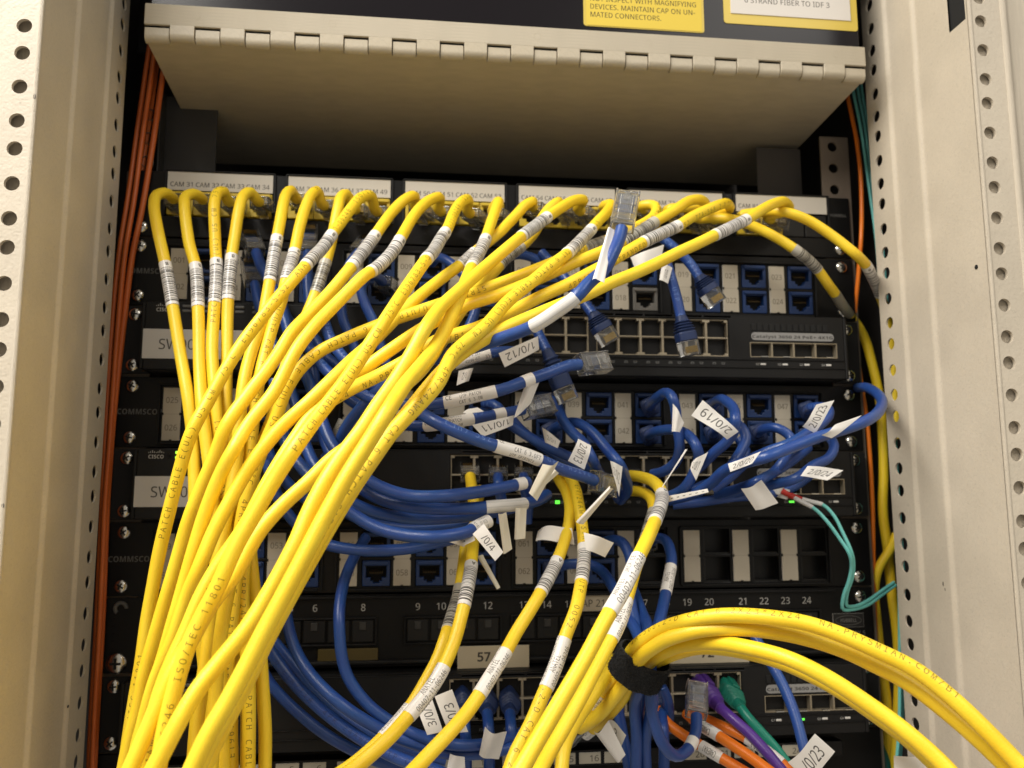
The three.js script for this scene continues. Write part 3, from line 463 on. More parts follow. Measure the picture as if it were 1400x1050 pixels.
function flag(parent, corners, key, bulge) {                           // a paper tag: four corners, a slight curl, real thickness
  const [a, b, c, d] = corners.map((p) => V(...p)), nu = 10, nv = 5, th = 0.00016, nrm = b.clone().sub(a).cross(d.clone().sub(a)).normalize().negate(); if (nrm.z < 0) nrm.negate();
  const pos = [], uv = [], idx = [], cl = cells[key] ?? blankPaper, side = (nu + 1) * (nv + 1), tw = (rnd() - 0.5) * 0.5;
  for (const sg of [1, -1]) for (let j = 0; j <= nv; j++) for (let i = 0; i <= nu; i++) {
    const u = i / nu, v = j / nv, p = a.clone().multiplyScalar((1 - u) * (1 - v)).addScaledVector(b, u * (1 - v)).addScaledVector(c, u * v).addScaledVector(d, (1 - u) * v);
    p.addScaledVector(nrm, bulge * (Math.sin(Math.PI * u) * (0.8 + tw * (v - 0.5)) + 0.25 * Math.sin(Math.PI * 2 * u + v)) + sg * th / 2); pos.push(p.x, p.y, p.z);
    const k = sg > 0 ? cl : blankPaper; uv.push(k[0] + (k[2] - k[0]) * u, k[3] + (k[1] - k[3]) * v);
  }
  const w = nu + 1; for (const o of [0, side]) for (let j = 0; j < nv; j++) for (let i = 0; i < nu; i++) { const q = o + j * w + i; idx.push(q, q + w, q + 1, q + 1, q + w, q + w + 1); }
  const rim = []; for (let i = 0; i <= nu; i++) rim.push(i); for (let j = 1; j <= nv; j++) rim.push(j * w + nu); for (let i = nu - 1; i >= 0; i--) rim.push(nv * w + i); for (let j = nv - 1; j > 0; j--) rim.push(j * w);
  rim.forEach((q, i) => { const n = rim[(i + 1) % rim.length]; idx.push(q, n, q + side, n, n + side, q + side); });
  const g = new THREE.BufferGeometry(); g.setAttribute('position', new THREE.Float32BufferAttribute(pos, 3)); g.setAttribute('uv', new THREE.Float32BufferAttribute(uv, 2)); g.setIndex(idx); g.computeVertexNormals();
  return part('tag', g, M.paper, parent);
}
// every cable: label, colour, radius (m), points (m) from its plug end, sleeves [from, to, print], ends, tags
const CABLES = [
  {label:'leftmost yellow cable of all, dropping nearly straight from the CAM 31 jack',col:'yellow',r:0.0033,p:[[-0.2089,-0.026,0.02],[-0.2089,-0.0265,0.0265],[-0.2105,-0.0268,0.032],[-0.2137,-0.0309,0.038],[-0.2129,-0.0393,0.044],[-0.2081,-0.056,0.051],[-0.2012,-0.0773,0.058],[-0.1938,-0.1043,0.066],[-0.1863,-0.1323,0.074],[-0.1794,-0.1571,0.082],[-0.1752,-0.1785,0.0846],[-0.1728,-0.2014,0.0871],[-0.1711,-0.2275,0.0897],[-0.1686,-0.2528,0.0923],[-0.1644,-0.2775,0.0949],[-0.1599,-0.3051,0.0974],[-0.1561,-0.3471,0.1],[-0.1516,-0.3968,0.1031],[-0.1489,-0.4806,0.0899]],grp:'yellow camera patch cables from the top panel',s:[[[-0.2021,-0.0764,0.0576],[-0.1931,-0.1043,0.066],'bar1',0]],st:{k:'clear'},ta:2.2,flip:1},
  {label:'second yellow cable from the left, hanging from the CAM 32 jack',col:'yellow',r:0.0033,p:[[-0.1915,-0.0258,0.02],[-0.1917,-0.0263,0.0265],[-0.1939,-0.0266,0.032],[-0.197,-0.0307,0.038],[-0.1959,-0.0395,0.044],[-0.1908,-0.062,0.051],[-0.1847,-0.0789,0.058],[-0.1798,-0.1064,0.0673],[-0.1755,-0.1385,0.0767],[-0.1708,-0.1633,0.086],[-0.1665,-0.1864,0.0891],[-0.1626,-0.209,0.0923],[-0.1595,-0.2346,0.0954],[-0.1565,-0.2631,0.0986],[-0.1538,-0.2872,0.1017],[-0.151,-0.314,0.1049],[-0.1484,-0.345,0.108],[-0.1442,-0.3946,0.113],[-0.1417,-0.4783,0.1009]],grp:'yellow camera patch cables from the top panel',s:[[[-0.1844,-0.0785,0.0579],[-0.1795,-0.105,0.0669],'bar2',0]],st:{k:'clear'},ta:1.8,tx:3},
  {label:'third yellow cable from the left, upright print facing out, from CAM 33',col:'yellow',r:0.0033,p:[[-0.1752,-0.0266,0.02],[-0.1757,-0.0271,0.0265],[-0.1764,-0.0249,0.032],[-0.1789,-0.0282,0.038],[-0.179,-0.0371,0.044],[-0.1757,-0.0615,0.051],[-0.173,-0.0807,0.058],[-0.1718,-0.1079,0.066],[-0.1699,-0.13,0.074],[-0.1656,-0.1569,0.082],[-0.1624,-0.1784,0.0837],[-0.1596,-0.2014,0.0854],[-0.1546,-0.235,0.0871],[-0.1498,-0.2643,0.0889],[-0.1496,-0.2891,0.0906],[-0.149,-0.3134,0.0923],[-0.1469,-0.3492,0.094],[-0.144,-0.3991,0.0964],[-0.1422,-0.483,0.0828]],grp:'yellow camera patch cables from the top panel',s:[[[-0.1736,-0.0755,0.0561],[-0.1715,-0.1026,0.0644],'bar3',0]],st:{k:'clear'},flip:1},
  {label:'fourth yellow cable from the left, last in the CAM 31 to 34 window',col:'yellow',r:0.0033,p:[[-0.1576,-0.0259,0.02],[-0.1583,-0.0264,0.0265],[-0.1609,-0.0243,0.032],[-0.1636,-0.0289,0.038],[-0.1647,-0.0388,0.044],[-0.1654,-0.0611,0.051],[-0.1653,-0.0805,0.058],[-0.1647,-0.1073,0.064],[-0.1628,-0.1332,0.07],[-0.1607,-0.1581,0.076],[-0.1581,-0.1779,0.0771],[-0.1544,-0.2089,0.0783],[-0.1507,-0.2392,0.0794],[-0.1492,-0.2652,0.0806],[-0.1469,-0.2906,0.0817],[-0.1433,-0.3121,0.0829],[-0.1416,-0.3523,0.084],[-0.1395,-0.4022,0.0854],[-0.1382,-0.4862,0.0712]],grp:'yellow camera patch cables from the top panel',s:[[[-0.1655,-0.0719,0.0549],[-0.1647,-0.0976,0.0618],'bar2',0]],st:{k:'clear'},ta:0.6,tx:3},
  {label:'yellow cable from CAM 35, steep, its barcode above the second label window gap',col:'yellow',r:0.0033,p:[[-0.1345,-0.0231,0.02],[-0.1355,-0.0236,0.0265],[-0.1366,-0.0224,0.032],[-0.1387,-0.027,0.038],[-0.1394,-0.0356,0.044],[-0.1398,-0.052,0.0527],[-0.1411,-0.0743,0.0613],[-0.1423,-0.0957,0.07],[-0.1438,-0.1136,0.076],[-0.1476,-0.131,0.082],[-0.1498,-0.1478,0.088],[-0.1508,-0.1713,0.0914],[-0.1512,-0.1942,0.0948],[-0.153,-0.2128,0.0981],[-0.1561,-0.2344,0.1015],[-0.1578,-0.2589,0.1049],[-0.1587,-0.286,0.1083],[-0.1608,-0.3122,0.1116],[-0.1613,-0.3424,0.115],[-0.1621,-0.3921,0.1206],[-0.1626,-0.4759,0.1089]],grp:'yellow camera patch cables from the top panel',s:[[[-0.1403,-0.06,0.0558],[-0.1428,-0.0896,0.0676],'bar1',0]],st:{k:'clear'},tx:3},
  {label:'yellow cable from CAM 36 printed U/UTP CAT 6 below its barcode',col:'yellow',r:0.0033,p:[[-0.1178,-0.0267,0.02],[-0.119,-0.0272,0.0265],[-0.1208,-0.0222,0.032],[-0.1236,-0.0264,0.038],[-0.1261,-0.036,0.044],[-0.1282,-0.0513,0.052],[-0.13,-0.0692,0.06],[-0.1321,-0.0844,0.068],[-0.1342,-0.1002,0.0723],[-0.1379,-0.1156,0.0765],[-0.1409,-0.1326,0.0807],[-0.1427,-0.1472,0.085],[-0.1444,-0.167,0.0869],[-0.145,-0.1825,0.0887],[-0.1447,-0.2015,0.0906],[-0.1443,-0.2312,0.0925],[-0.1453,-0.2529,0.0944],[-0.143,-0.2778,0.0963],[-0.14,-0.3021,0.0981],[-0.1379,-0.3478,0.1],[-0.1356,-0.3977,0.1021],[-0.1342,-0.4816,0.0883]],grp:'yellow camera patch cables from the top panel',s:[[[-0.1289,-0.0672,0.059],[-0.133,-0.0894,0.0693],'bar3',0]],st:{k:'clear'},tx:1,sh:-0.23},
  {label:'yellow cable from CAM 37 with a shiny dark barcode, under the slanting ones',col:'yellow',r:0.0033,p:[[-0.0983,-0.0284,0.02],[-0.0997,-0.0288,0.0265],[-0.1031,-0.0234,0.032],[-0.1061,-0.0275,0.038],[-0.1072,-0.0362,0.044],[-0.109,-0.0507,0.0493],[-0.1111,-0.067,0.0547],[-0.114,-0.0817,0.06],[-0.1172,-0.0958,0.0645],[-0.122,-0.1116,0.069],[-0.1266,-0.125,0.0735],[-0.1302,-0.1392,0.078],[-0.1332,-0.1522,0.0791],[-0.136,-0.1662,0.0802],[-0.1406,-0.1812,0.0813],[-0.1437,-0.1955,0.0824],[-0.1451,-0.2127,0.0835],[-0.1442,-0.2315,0.0845],[-0.1419,-0.25,0.0856],[-0.1387,-0.2719,0.0867],[-0.1355,-0.2971,0.0878],[-0.133,-0.3217,0.0889],[-0.1318,-0.351,0.09],[-0.1298,-0.4009,0.0919],[-0.1285,-0.4849,0.078]],grp:'yellow camera patch cables from the top panel',s:[[[-0.1124,-0.073,0.0568],[-0.1185,-0.0949,0.0644],'bar4',0]],st:{k:'clear'},ta:2,tx:3},
  {label:'yellow cable from CAM 49 crossing over the vertical ones to the far lower left',col:'yellow',r:0.0033,p:[[-0.0847,-0.0293,0.02],[-0.0862,-0.0297,0.0265],[-0.0882,-0.0252,0.036],[-0.0935,-0.0289,0.043],[-0.0982,-0.0375,0.05],[-0.1033,-0.0491,0.0587],[-0.1077,-0.0595,0.0675],[-0.1127,-0.0714,0.0763],[-0.1172,-0.0799,0.085],[-0.1216,-0.0884,0.0917],[-0.1288,-0.1004,0.0983],[-0.1367,-0.1138,0.105],[-0.1465,-0.1296,0.1083],[-0.1536,-0.1438,0.1115],[-0.161,-0.1609,0.1148],[-0.1679,-0.1772,0.118],[-0.174,-0.1951,0.1135],[-0.1793,-0.2152,0.109],[-0.1842,-0.2368,0.1045],[-0.1888,-0.2645,0.1],[-0.1915,-0.2894,0.098],[-0.194,-0.3045,0.096],[-0.1966,-0.3237,0.094],[-0.1986,-0.3478,0.092],[-0.2027,-0.3975,0.0879],[-0.2052,-0.4813,0.0704]],grp:'yellow camera patch cables from the top panel',s:[[[-0.1088,-0.0608,0.0686],[-0.1197,-0.0857,0.0892],'bar1',0]],st:{k:'clear'},ta:0.2,flip:1},
  {label:'yellow cable from CAM 50, first of two parallel diagonals',col:'yellow',r:0.0033,p:[[-0.0594,-0.0269,0.02],[-0.0613,-0.0273,0.0265],[-0.0619,-0.0241,0.036],[-0.0676,-0.0292,0.043],[-0.074,-0.0388,0.05],[-0.0792,-0.05,0.06],[-0.0849,-0.0626,0.07],[-0.0907,-0.0747,0.08],[-0.0963,-0.086,0.09],[-0.1061,-0.1017,0.0983],[-0.1161,-0.1164,0.1067],[-0.1228,-0.1274,0.115],[-0.1275,-0.1381,0.12],[-0.1321,-0.1474,0.125],[-0.1398,-0.1601,0.13],[-0.1481,-0.1754,0.135],[-0.1537,-0.19,0.132],[-0.1595,-0.2036,0.129],[-0.166,-0.221,0.126],[-0.1709,-0.2387,0.123],[-0.176,-0.2574,0.12],[-0.1809,-0.2751,0.117],[-0.1855,-0.2915,0.114],[-0.1882,-0.3063,0.111],[-0.1924,-0.3237,0.108],[-0.1961,-0.3457,0.105],[-0.2043,-0.3946,0.0983],[-0.2092,-0.4779,0.0793]],grp:'yellow camera patch cables from the top panel',s:[[[-0.0834,-0.0601,0.0678],[-0.0956,-0.0844,0.0886],'bar2',0]],st:{k:'clear'},ta:1.9,tx:3},
  {label:'yellow cable from CAM 51, second of two parallel diagonals',col:'yellow',r:0.0033,p:[[-0.0446,-0.0278,0.02],[-0.0467,-0.0282,0.0265],[-0.0462,-0.0244,0.036],[-0.0526,-0.0294,0.044],[-0.0584,-0.0375,0.052],[-0.0635,-0.0481,0.0627],[-0.0684,-0.0614,0.0735],[-0.0737,-0.0746,0.0842],[-0.0812,-0.0865,0.095],[-0.088,-0.094,0.104],[-0.102,-0.1122,0.113],[-0.1123,-0.1271,0.122],[-0.1191,-0.1394,0.1278],[-0.1277,-0.16,0.1335],[-0.1376,-0.1757,0.1392],[-0.1436,-0.1887,0.145],[-0.1492,-0.2,0.1425],[-0.1555,-0.2172,0.14],[-0.1615,-0.2393,0.1375],[-0.1666,-0.259,0.135],[-0.1711,-0.2755,0.132],[-0.1761,-0.2919,0.129],[-0.1798,-0.3053,0.126],[-0.1842,-0.3218,0.123],[-0.1879,-0.3415,0.12],[-0.197,-0.3901,0.1126],[-0.2025,-0.4733,0.0932]],grp:'yellow camera patch cables from the top panel',s:[[[-0.0699,-0.0644,0.076],[-0.0848,-0.0903,0.0997],'bar3',0]],st:{k:'clear'},ta:-1.8,tx:3},
  {label:'yellow cable from CAM 52 printed E196783 along the middle of the sweep',col:'yellow',r:0.0033,p:[[-0.026,-0.0285,0.02],[-0.0283,-0.0289,0.0265],[-0.0285,-0.0252,0.036],[-0.0336,-0.0306,0.0455],[-0.0385,-0.041,0.055],[-0.0425,-0.0546,0.0687],[-0.0471,-0.066,0.0825],[-0.0515,-0.0774,0.0963],[-0.0553,-0.0856,0.11],[-0.066,-0.1064,0.1275],[-0.0754,-0.1264,0.145],[-0.0845,-0.1442,0.155],[-0.0925,-0.1594,0.165],[-0.1017,-0.1743,0.175],[-0.1097,-0.1887,0.185],[-0.1186,-0.2033,0.1856],[-0.1254,-0.2161,0.1861],[-0.1324,-0.2293,0.1867],[-0.139,-0.2457,0.1872],[-0.1449,-0.2584,0.1878],[-0.1495,-0.2704,0.1883],[-0.1529,-0.2841,0.1889],[-0.1561,-0.3004,0.1894],[-0.1585,-0.3203,0.19],[-0.1645,-0.3699,0.1915],[-0.1681,-0.4537,0.1774]],grp:'yellow camera patch cables from the top panel',s:[[[-0.0435,-0.0581,0.0726],[-0.0545,-0.0864,0.1102],'bar1',0]],st:{k:'clear'},flip:1,sh:0.79},
  {label:'yellow cable from CAM 53 dropping from a short vertical barcode, frontmost of the sweep',col:'yellow',r:0.0033,p:[[-0.01,-0.0279,0.02],[-0.0125,-0.0283,0.0265],[-0.0097,-0.0254,0.036],[-0.0118,-0.0326,0.043],[-0.0143,-0.0407,0.05],[-0.0186,-0.0547,0.0633],[-0.0228,-0.0669,0.0767],[-0.0279,-0.079,0.09],[-0.0329,-0.0916,0.11],[-0.0383,-0.1082,0.13],[-0.0457,-0.1289,0.15],[-0.0522,-0.1425,0.1638],[-0.0595,-0.1542,0.1775],[-0.066,-0.1646,0.1912],[-0.0725,-0.1772,0.205],[-0.0794,-0.1892,0.207],[-0.0873,-0.2026,0.209],[-0.0946,-0.217,0.211],[-0.1009,-0.2299,0.213],[-0.1084,-0.2451,0.215],[-0.1158,-0.2599,0.217],[-0.1211,-0.2714,0.219],[-0.1272,-0.2837,0.221],[-0.1327,-0.2938,0.223],[-0.139,-0.309,0.225],[-0.158,-0.3549,0.231],[-0.1694,-0.4364,0.2197]],grp:'yellow camera patch cables from the top panel',s:[[[-0.0204,-0.0602,0.0692],[-0.0309,-0.0871,0.1025],'bar2',0]],st:{k:'clear'},ta:2,tx:3},
  {label:'yellow cable from CAM 54 whose barcode hides behind the CAM 53 one',col:'yellow',r:0.0033,p:[[0.0147,-0.0226,0.02],[0.0119,-0.0231,0.0265],[0.0125,-0.0235,0.032],[0.0072,-0.0278,0.0367],[0.001,-0.0358,0.0413],[-0.005,-0.0431,0.046],[-0.0101,-0.0499,0.052],[-0.0177,-0.0583,0.058],[-0.026,-0.0667,0.064],[-0.034,-0.0756,0.07],[-0.0427,-0.0844,0.0775],[-0.0518,-0.0937,0.085],[-0.0598,-0.1023,0.0925],[-0.0702,-0.1143,0.1],[-0.0785,-0.1256,0.11],[-0.0853,-0.1352,0.12],[-0.0928,-0.1447,0.13],[-0.1091,-0.1638,0.14],[-0.1239,-0.1788,0.141],[-0.1364,-0.1963,0.142],[-0.1432,-0.2096,0.143],[-0.1498,-0.2237,0.144],[-0.1558,-0.2411,0.145],[-0.1616,-0.2548,0.142],[-0.1677,-0.2742,0.139],[-0.174,-0.2897,0.136],[-0.1795,-0.31,0.133],[-0.1845,-0.3371,0.13],[-0.1935,-0.386,0.1246],[-0.1989,-0.4693,0.1063]],grp:'yellow camera patch cables from the top panel',s:[[[-0.0269,-0.0673,0.0645],[-0.0366,-0.078,0.0722],'bar3',0]],st:{k:'clear'},ta:1.6,tx:3},
  {label:'yellow cable from CAM 55 tucked under the CAM 66 cable near its jack',col:'yellow',r:0.0033,p:[[0.0324,-0.0234,0.02],[0.0293,-0.0238,0.0265],[0.0289,-0.0229,0.032],[0.0229,-0.0286,0.0367],[0.0175,-0.0366,0.0413],[0.0117,-0.0477,0.046],[0.0045,-0.0571,0.052],[-0.0024,-0.0641,0.058],[-0.0088,-0.0705,0.064],[-0.015,-0.079,0.07],[-0.0276,-0.0958,0.086],[-0.0385,-0.1136,0.102],[-0.0475,-0.1311,0.118],[-0.058,-0.1481,0.134],[-0.0679,-0.1601,0.15],[-0.0774,-0.1709,0.1537],[-0.0862,-0.1837,0.1575],[-0.0974,-0.1931,0.1613],[-0.1072,-0.2036,0.165],[-0.1171,-0.2134,0.1681],[-0.126,-0.2245,0.1713],[-0.135,-0.2424,0.1744],[-0.143,-0.2539,0.1775],[-0.1493,-0.2667,0.1806],[-0.1561,-0.2797,0.1837],[-0.1621,-0.2972,0.1869],[-0.1699,-0.3186,0.19],[-0.1869,-0.3651,0.1967],[-0.197,-0.4471,0.1858]],grp:'yellow camera patch cables from the top panel',s:[[[0.003,-0.059,0.0534],[-0.0126,-0.0756,0.0676],'bar4',0]],st:{k:'clear'},ta:2,tx:3},
  {label:'yellow cable from CAM 66 with a long white barcode slanting down left',col:'yellow',r:0.0033,p:[[0.0458,-0.0244,0.02],[0.0426,-0.0248,0.0265],[0.0433,-0.0242,0.04],[0.0365,-0.0276,0.0487],[0.0284,-0.0342,0.0573],[0.0206,-0.0416,0.066],[0.0136,-0.0488,0.0745],[0.005,-0.0576,0.083],[-0.0028,-0.0657,0.0915],[-0.01,-0.0735,0.1],[-0.0273,-0.0924,0.1163],[-0.037,-0.105,0.1325],[-0.0478,-0.1188,0.1487],[-0.056,-0.133,0.165],[-0.0634,-0.1474,0.1692],[-0.0709,-0.1606,0.1733],[-0.0776,-0.1712,0.1775],[-0.0834,-0.1815,0.1817],[-0.0909,-0.1926,0.1858],[-0.0968,-0.2028,0.19],[-0.1029,-0.2159,0.1931],[-0.1079,-0.2291,0.1963],[-0.1165,-0.2464,0.1994],[-0.1244,-0.2603,0.2025],[-0.1341,-0.2734,0.2056],[-0.1402,-0.2819,0.2087],[-0.1453,-0.2915,0.2119],[-0.1552,-0.3118,0.215],[-0.1769,-0.3563,0.2218],[-0.1899,-0.437,0.2109]],grp:'yellow camera patch cables from the top panel',s:[[[0.0152,-0.0467,0.0723],[-0.0024,-0.0655,0.0912],'bar1',0]],st:{k:'clear'},ta:-2,tx:3},
  {label:'yellow cable from CAM 67 printed STRANDED U/UTP CAT 6 PATCH CABLE',col:'yellow',r:0.0033,p:[[0.0628,-0.0223,0.02],[0.0594,-0.0227,0.0265],[0.0624,-0.0245,0.036],[0.0564,-0.0339,0.0473],[0.0487,-0.0436,0.0587],[0.0408,-0.0539,0.07],[0.0329,-0.0634,0.0825],[0.0237,-0.0743,0.095],[0.0153,-0.0831,0.1075],[-0.0001,-0.0981,0.12],[-0.0151,-0.113,0.1337],[-0.0277,-0.1288,0.1475],[-0.0434,-0.1446,0.1613],[-0.0514,-0.1609,0.175],[-0.0612,-0.1726,0.18],[-0.0707,-0.1832,0.185],[-0.0777,-0.1928,0.19],[-0.0838,-0.2018,0.195],[-0.0919,-0.2144,0.1963],[-0.1006,-0.2306,0.1975],[-0.1085,-0.2466,0.1987],[-0.1165,-0.2622,0.2],[-0.1221,-0.2744,0.2012],[-0.1285,-0.2875,0.2025],[-0.1347,-0.2984,0.2037],[-0.1417,-0.3147,0.205],[-0.1614,-0.3605,0.2087],[-0.1732,-0.442,0.1958]],grp:'yellow camera patch cables from the top panel',s:[[[0.0422,-0.0512,0.0673],[0.0215,-0.076,0.0978],'bar2',0]],st:{k:'clear'},tx:1,sh:-0.17},
  {label:'yellow patch cable that hooks back behind the upright blue plug beside CAM 68',col:'yellow',r:0.0033,p:[[0.0878,-0.0213,0.02],[0.0841,-0.0217,0.0265],[0.0894,-0.0218,0.03],[0.0917,-0.0254,0.035],[0.0882,-0.033,0.04],[0.081,-0.0387,0.0433],[0.073,-0.0434,0.0467],[0.0628,-0.049,0.05],[0.0526,-0.0555,0.0564],[0.0408,-0.0615,0.0629],[0.0333,-0.0663,0.0693],[0.0195,-0.0743,0.0757],[0.0054,-0.0821,0.0821],[-0.0116,-0.0906,0.0886],[-0.0279,-0.0985,0.095],[-0.0438,-0.105,0.097],[-0.0617,-0.1119,0.099],[-0.0789,-0.1187,0.101],[-0.0971,-0.1276,0.103],[-0.1095,-0.1348,0.105],[-0.1189,-0.1436,0.1043],[-0.126,-0.155,0.1036],[-0.131,-0.1704,0.1029],[-0.1375,-0.1871,0.1022],[-0.1439,-0.2091,0.1015],[-0.1472,-0.2309,0.1008],[-0.1479,-0.2524,0.1001],[-0.1497,-0.2807,0.0994],[-0.1515,-0.3086,0.0987],[-0.152,-0.3478,0.098],[-0.1526,-0.3978,0.0971],[-0.153,-0.4818,0.0816]],grp:'yellow camera patch cables from the top panel',s:[[[0.0526,-0.0555,0.0564],[0.0375,-0.0638,0.0657],'bar4',0]],st:{k:'clear'},ta:0.1,tx:1,sh:-0.515},
  {label:'yellow cable from CAM 72 with a dark barcode touching the upright clear plug',col:'yellow',r:0.0033,p:[[0.106,-0.0226,0.02],[0.102,-0.023,0.0265],[0.1269,-0.0194,0.026],[0.1191,-0.0208,0.04],[0.1091,-0.0251,0.0483],[0.0959,-0.0351,0.0567],[0.0826,-0.0444,0.065],[0.0702,-0.0539,0.072],[0.0577,-0.0632,0.079],[0.0418,-0.0719,0.086],[0.0248,-0.0808,0.093],[0.01,-0.0893,0.1],[-0.0039,-0.0971,0.105],[-0.019,-0.1043,0.11],[-0.0359,-0.1114,0.115],[-0.0551,-0.1233,0.12],[-0.0718,-0.1358,0.125],[-0.0849,-0.1459,0.1246],[-0.0982,-0.1577,0.1242],[-0.1109,-0.1712,0.1238],[-0.121,-0.1865,0.1233],[-0.1298,-0.2024,0.1229],[-0.1372,-0.2181,0.1225],[-0.1428,-0.2336,0.1221],[-0.1469,-0.2506,0.1217],[-0.1495,-0.2708,0.1212],[-0.151,-0.2941,0.1208],[-0.1517,-0.317,0.1204],[-0.1518,-0.3413,0.12],[-0.152,-0.3913,0.1192],[-0.1521,-0.4753,0.1037]],grp:'yellow camera patch cables from the top panel',s:[[[0.0825,-0.0455,0.0653],[0.0587,-0.0625,0.0784],'bar4',0]],st:{k:'clear'},ta:1.7,tx:3},
  {label:'yellow cable with a pale barcode just above the dangling white tags, from CAM 74',col:'yellow',r:0.0033,p:[[0.1357,-0.0265,0.02],[0.1314,-0.0269,0.0265],[0.1432,-0.0218,0.026],[0.1367,-0.0232,0.0405],[0.1245,-0.0297,0.055],[0.1137,-0.036,0.0625],[0.1028,-0.0431,0.07],[0.0916,-0.0514,0.0775],[0.0791,-0.0591,0.085],[0.0676,-0.0658,0.09],[0.0565,-0.0732,0.095],[0.0447,-0.0813,0.1],[0.0329,-0.0888,0.105],[0.019,-0.0974,0.11],[0.0048,-0.1049,0.115],[-0.0086,-0.1124,0.1171],[-0.0199,-0.1189,0.1193],[-0.0302,-0.1242,0.1214],[-0.0415,-0.1282,0.1236],[-0.0511,-0.1322,0.1257],[-0.0655,-0.1425,0.1279],[-0.0796,-0.151,0.13],[-0.0922,-0.1584,0.135],[-0.1069,-0.1693,0.14],[-0.1159,-0.1835,0.145],[-0.1264,-0.2032,0.15],[-0.135,-0.2226,0.155],[-0.1455,-0.2398,0.1571],[-0.1515,-0.2523,0.1593],[-0.1564,-0.2666,0.1614],[-0.1607,-0.2779,0.1636],[-0.1648,-0.2912,0.1657],[-0.1673,-0.3052,0.1679],[-0.1699,-0.3258,0.17],[-0.1761,-0.3752,0.175],[-0.1799,-0.4588,0.1631]],grp:'yellow camera patch cables from the top panel',s:[[[0.0922,-0.0513,0.0772],[0.0676,-0.0658,0.09],'bar1',0]],st:{k:'clear'},ta:-0.5,flip:1,tx:2},
  {label:'long yellow cable from CAM 81, lowest and rightmost of the leftward sweep',col:'yellow',r:0.0033,p:[[0.1746,-0.0251,0.02],[0.1698,-0.0254,0.0265],[0.1844,-0.0202,0.026],[0.175,-0.0202,0.0405],[0.1606,-0.0274,0.055],[0.149,-0.0351,0.0637],[0.1372,-0.0436,0.0725],[0.1245,-0.0515,0.0812],[0.1099,-0.0601,0.09],[0.0956,-0.0684,0.0958],[0.0834,-0.0752,0.1017],[0.0698,-0.0831,0.1075],[0.0563,-0.0904,0.1133],[0.0431,-0.0971,0.1192],[0.0281,-0.1052,0.125],[0.0145,-0.1117,0.13],[0.0017,-0.1181,0.135],[-0.0137,-0.1258,0.14],[-0.0274,-0.134,0.145],[-0.0393,-0.1426,0.15],[-0.0499,-0.1536,0.157],[-0.0599,-0.1668,0.164],[-0.0694,-0.1801,0.171],[-0.0784,-0.194,0.178],[-0.0873,-0.2077,0.1797],[-0.095,-0.2208,0.1814],[-0.1031,-0.2359,0.1831],[-0.111,-0.251,0.1848],[-0.1186,-0.2662,0.1865],[-0.1244,-0.2794,0.1882],[-0.1306,-0.2928,0.1899],[-0.1375,-0.3072,0.1916],[-0.1425,-0.32,0.1933],[-0.1606,-0.3662,0.1994],[-0.1714,-0.448,0.1881]],grp:'yellow camera patch cables from the top panel',s:[[[0.1347,-0.0452,0.0743],[0.1105,-0.0599,0.0897],'bar3',0]],st:{k:'clear'},ta:2.2,tx:3},
  {label:'yellow patch cable arching right over the top blue jacks and down beside the right upright',col:'yellow',r:0.0033,p:[[0.1203,-0.0261,0.02],[0.1162,-0.0264,0.0265],[0.1255,-0.0271,0.022],[0.1311,-0.0285,0.0285],[0.1414,-0.0313,0.035],[0.1515,-0.0352,0.0375],[0.1615,-0.0405,0.04],[0.1713,-0.0468,0.0425],[0.1787,-0.0531,0.045],[0.1886,-0.0575,0.04],[0.1976,-0.0626,0.035],[0.2066,-0.0703,0.03],[0.2164,-0.0752,0.021],[0.2258,-0.0808,0.012],[0.2402,-0.085,-0.004],[0.2473,-0.0913,-0.008],[0.2538,-0.0997,-0.012],[0.2581,-0.1173,-0.012],[0.2616,-0.1379,-0.012],[0.2621,-0.1634,-0.012],[0.2612,-0.1936,-0.012],[0.259,-0.2185,-0.012],[0.2606,-0.243,-0.012],[0.2621,-0.2756,-0.012],[0.2639,-0.3024,-0.012],[0.2631,-0.3293,-0.012],[0.2593,-0.3618,-0.012],[0.2549,-0.396,-0.012],[0.2485,-0.4456,-0.012],[0.2447,-0.5293,-0.027]],grp:'yellow camera patch cables from the top panel',s:[[[0.1783,-0.0525,0.0448],[0.1969,-0.0623,0.0354],'bar4',0],[[0.2147,-0.0746,0.0224],[0.2358,-0.0841,0.0005],'film',0]],st:{k:'clear'},ta:0.3,flip:1,tx:3},
  {label:'yellow patch cable arching right to slip behind the right perforated upright',col:'yellow',r:0.0033,p:[[0.1559,-0.0248,0.02],[0.1513,-0.0251,0.0265],[0.1601,-0.0231,0.026],[0.1665,-0.0252,0.0355],[0.175,-0.0291,0.045],[0.1883,-0.0344,0.0463],[0.2023,-0.0439,0.0475],[0.2087,-0.0494,0.0487],[0.2165,-0.0567,0.05],[0.2285,-0.0607,0.04],[0.2382,-0.066,0.03],[0.2495,-0.0736,0.018],[0.2603,-0.0847,0.006],[0.2638,-0.1046,0.004],[0.2656,-0.1346,0.002],[0.2654,-0.1694,0.0]],grp:'yellow camera patch cables from the top panel',s:[[[0.2266,-0.0598,0.0417],[0.2505,-0.0744,0.0171],'bar3',0]],st:{k:'clear'},ta:0.2,tx:3},
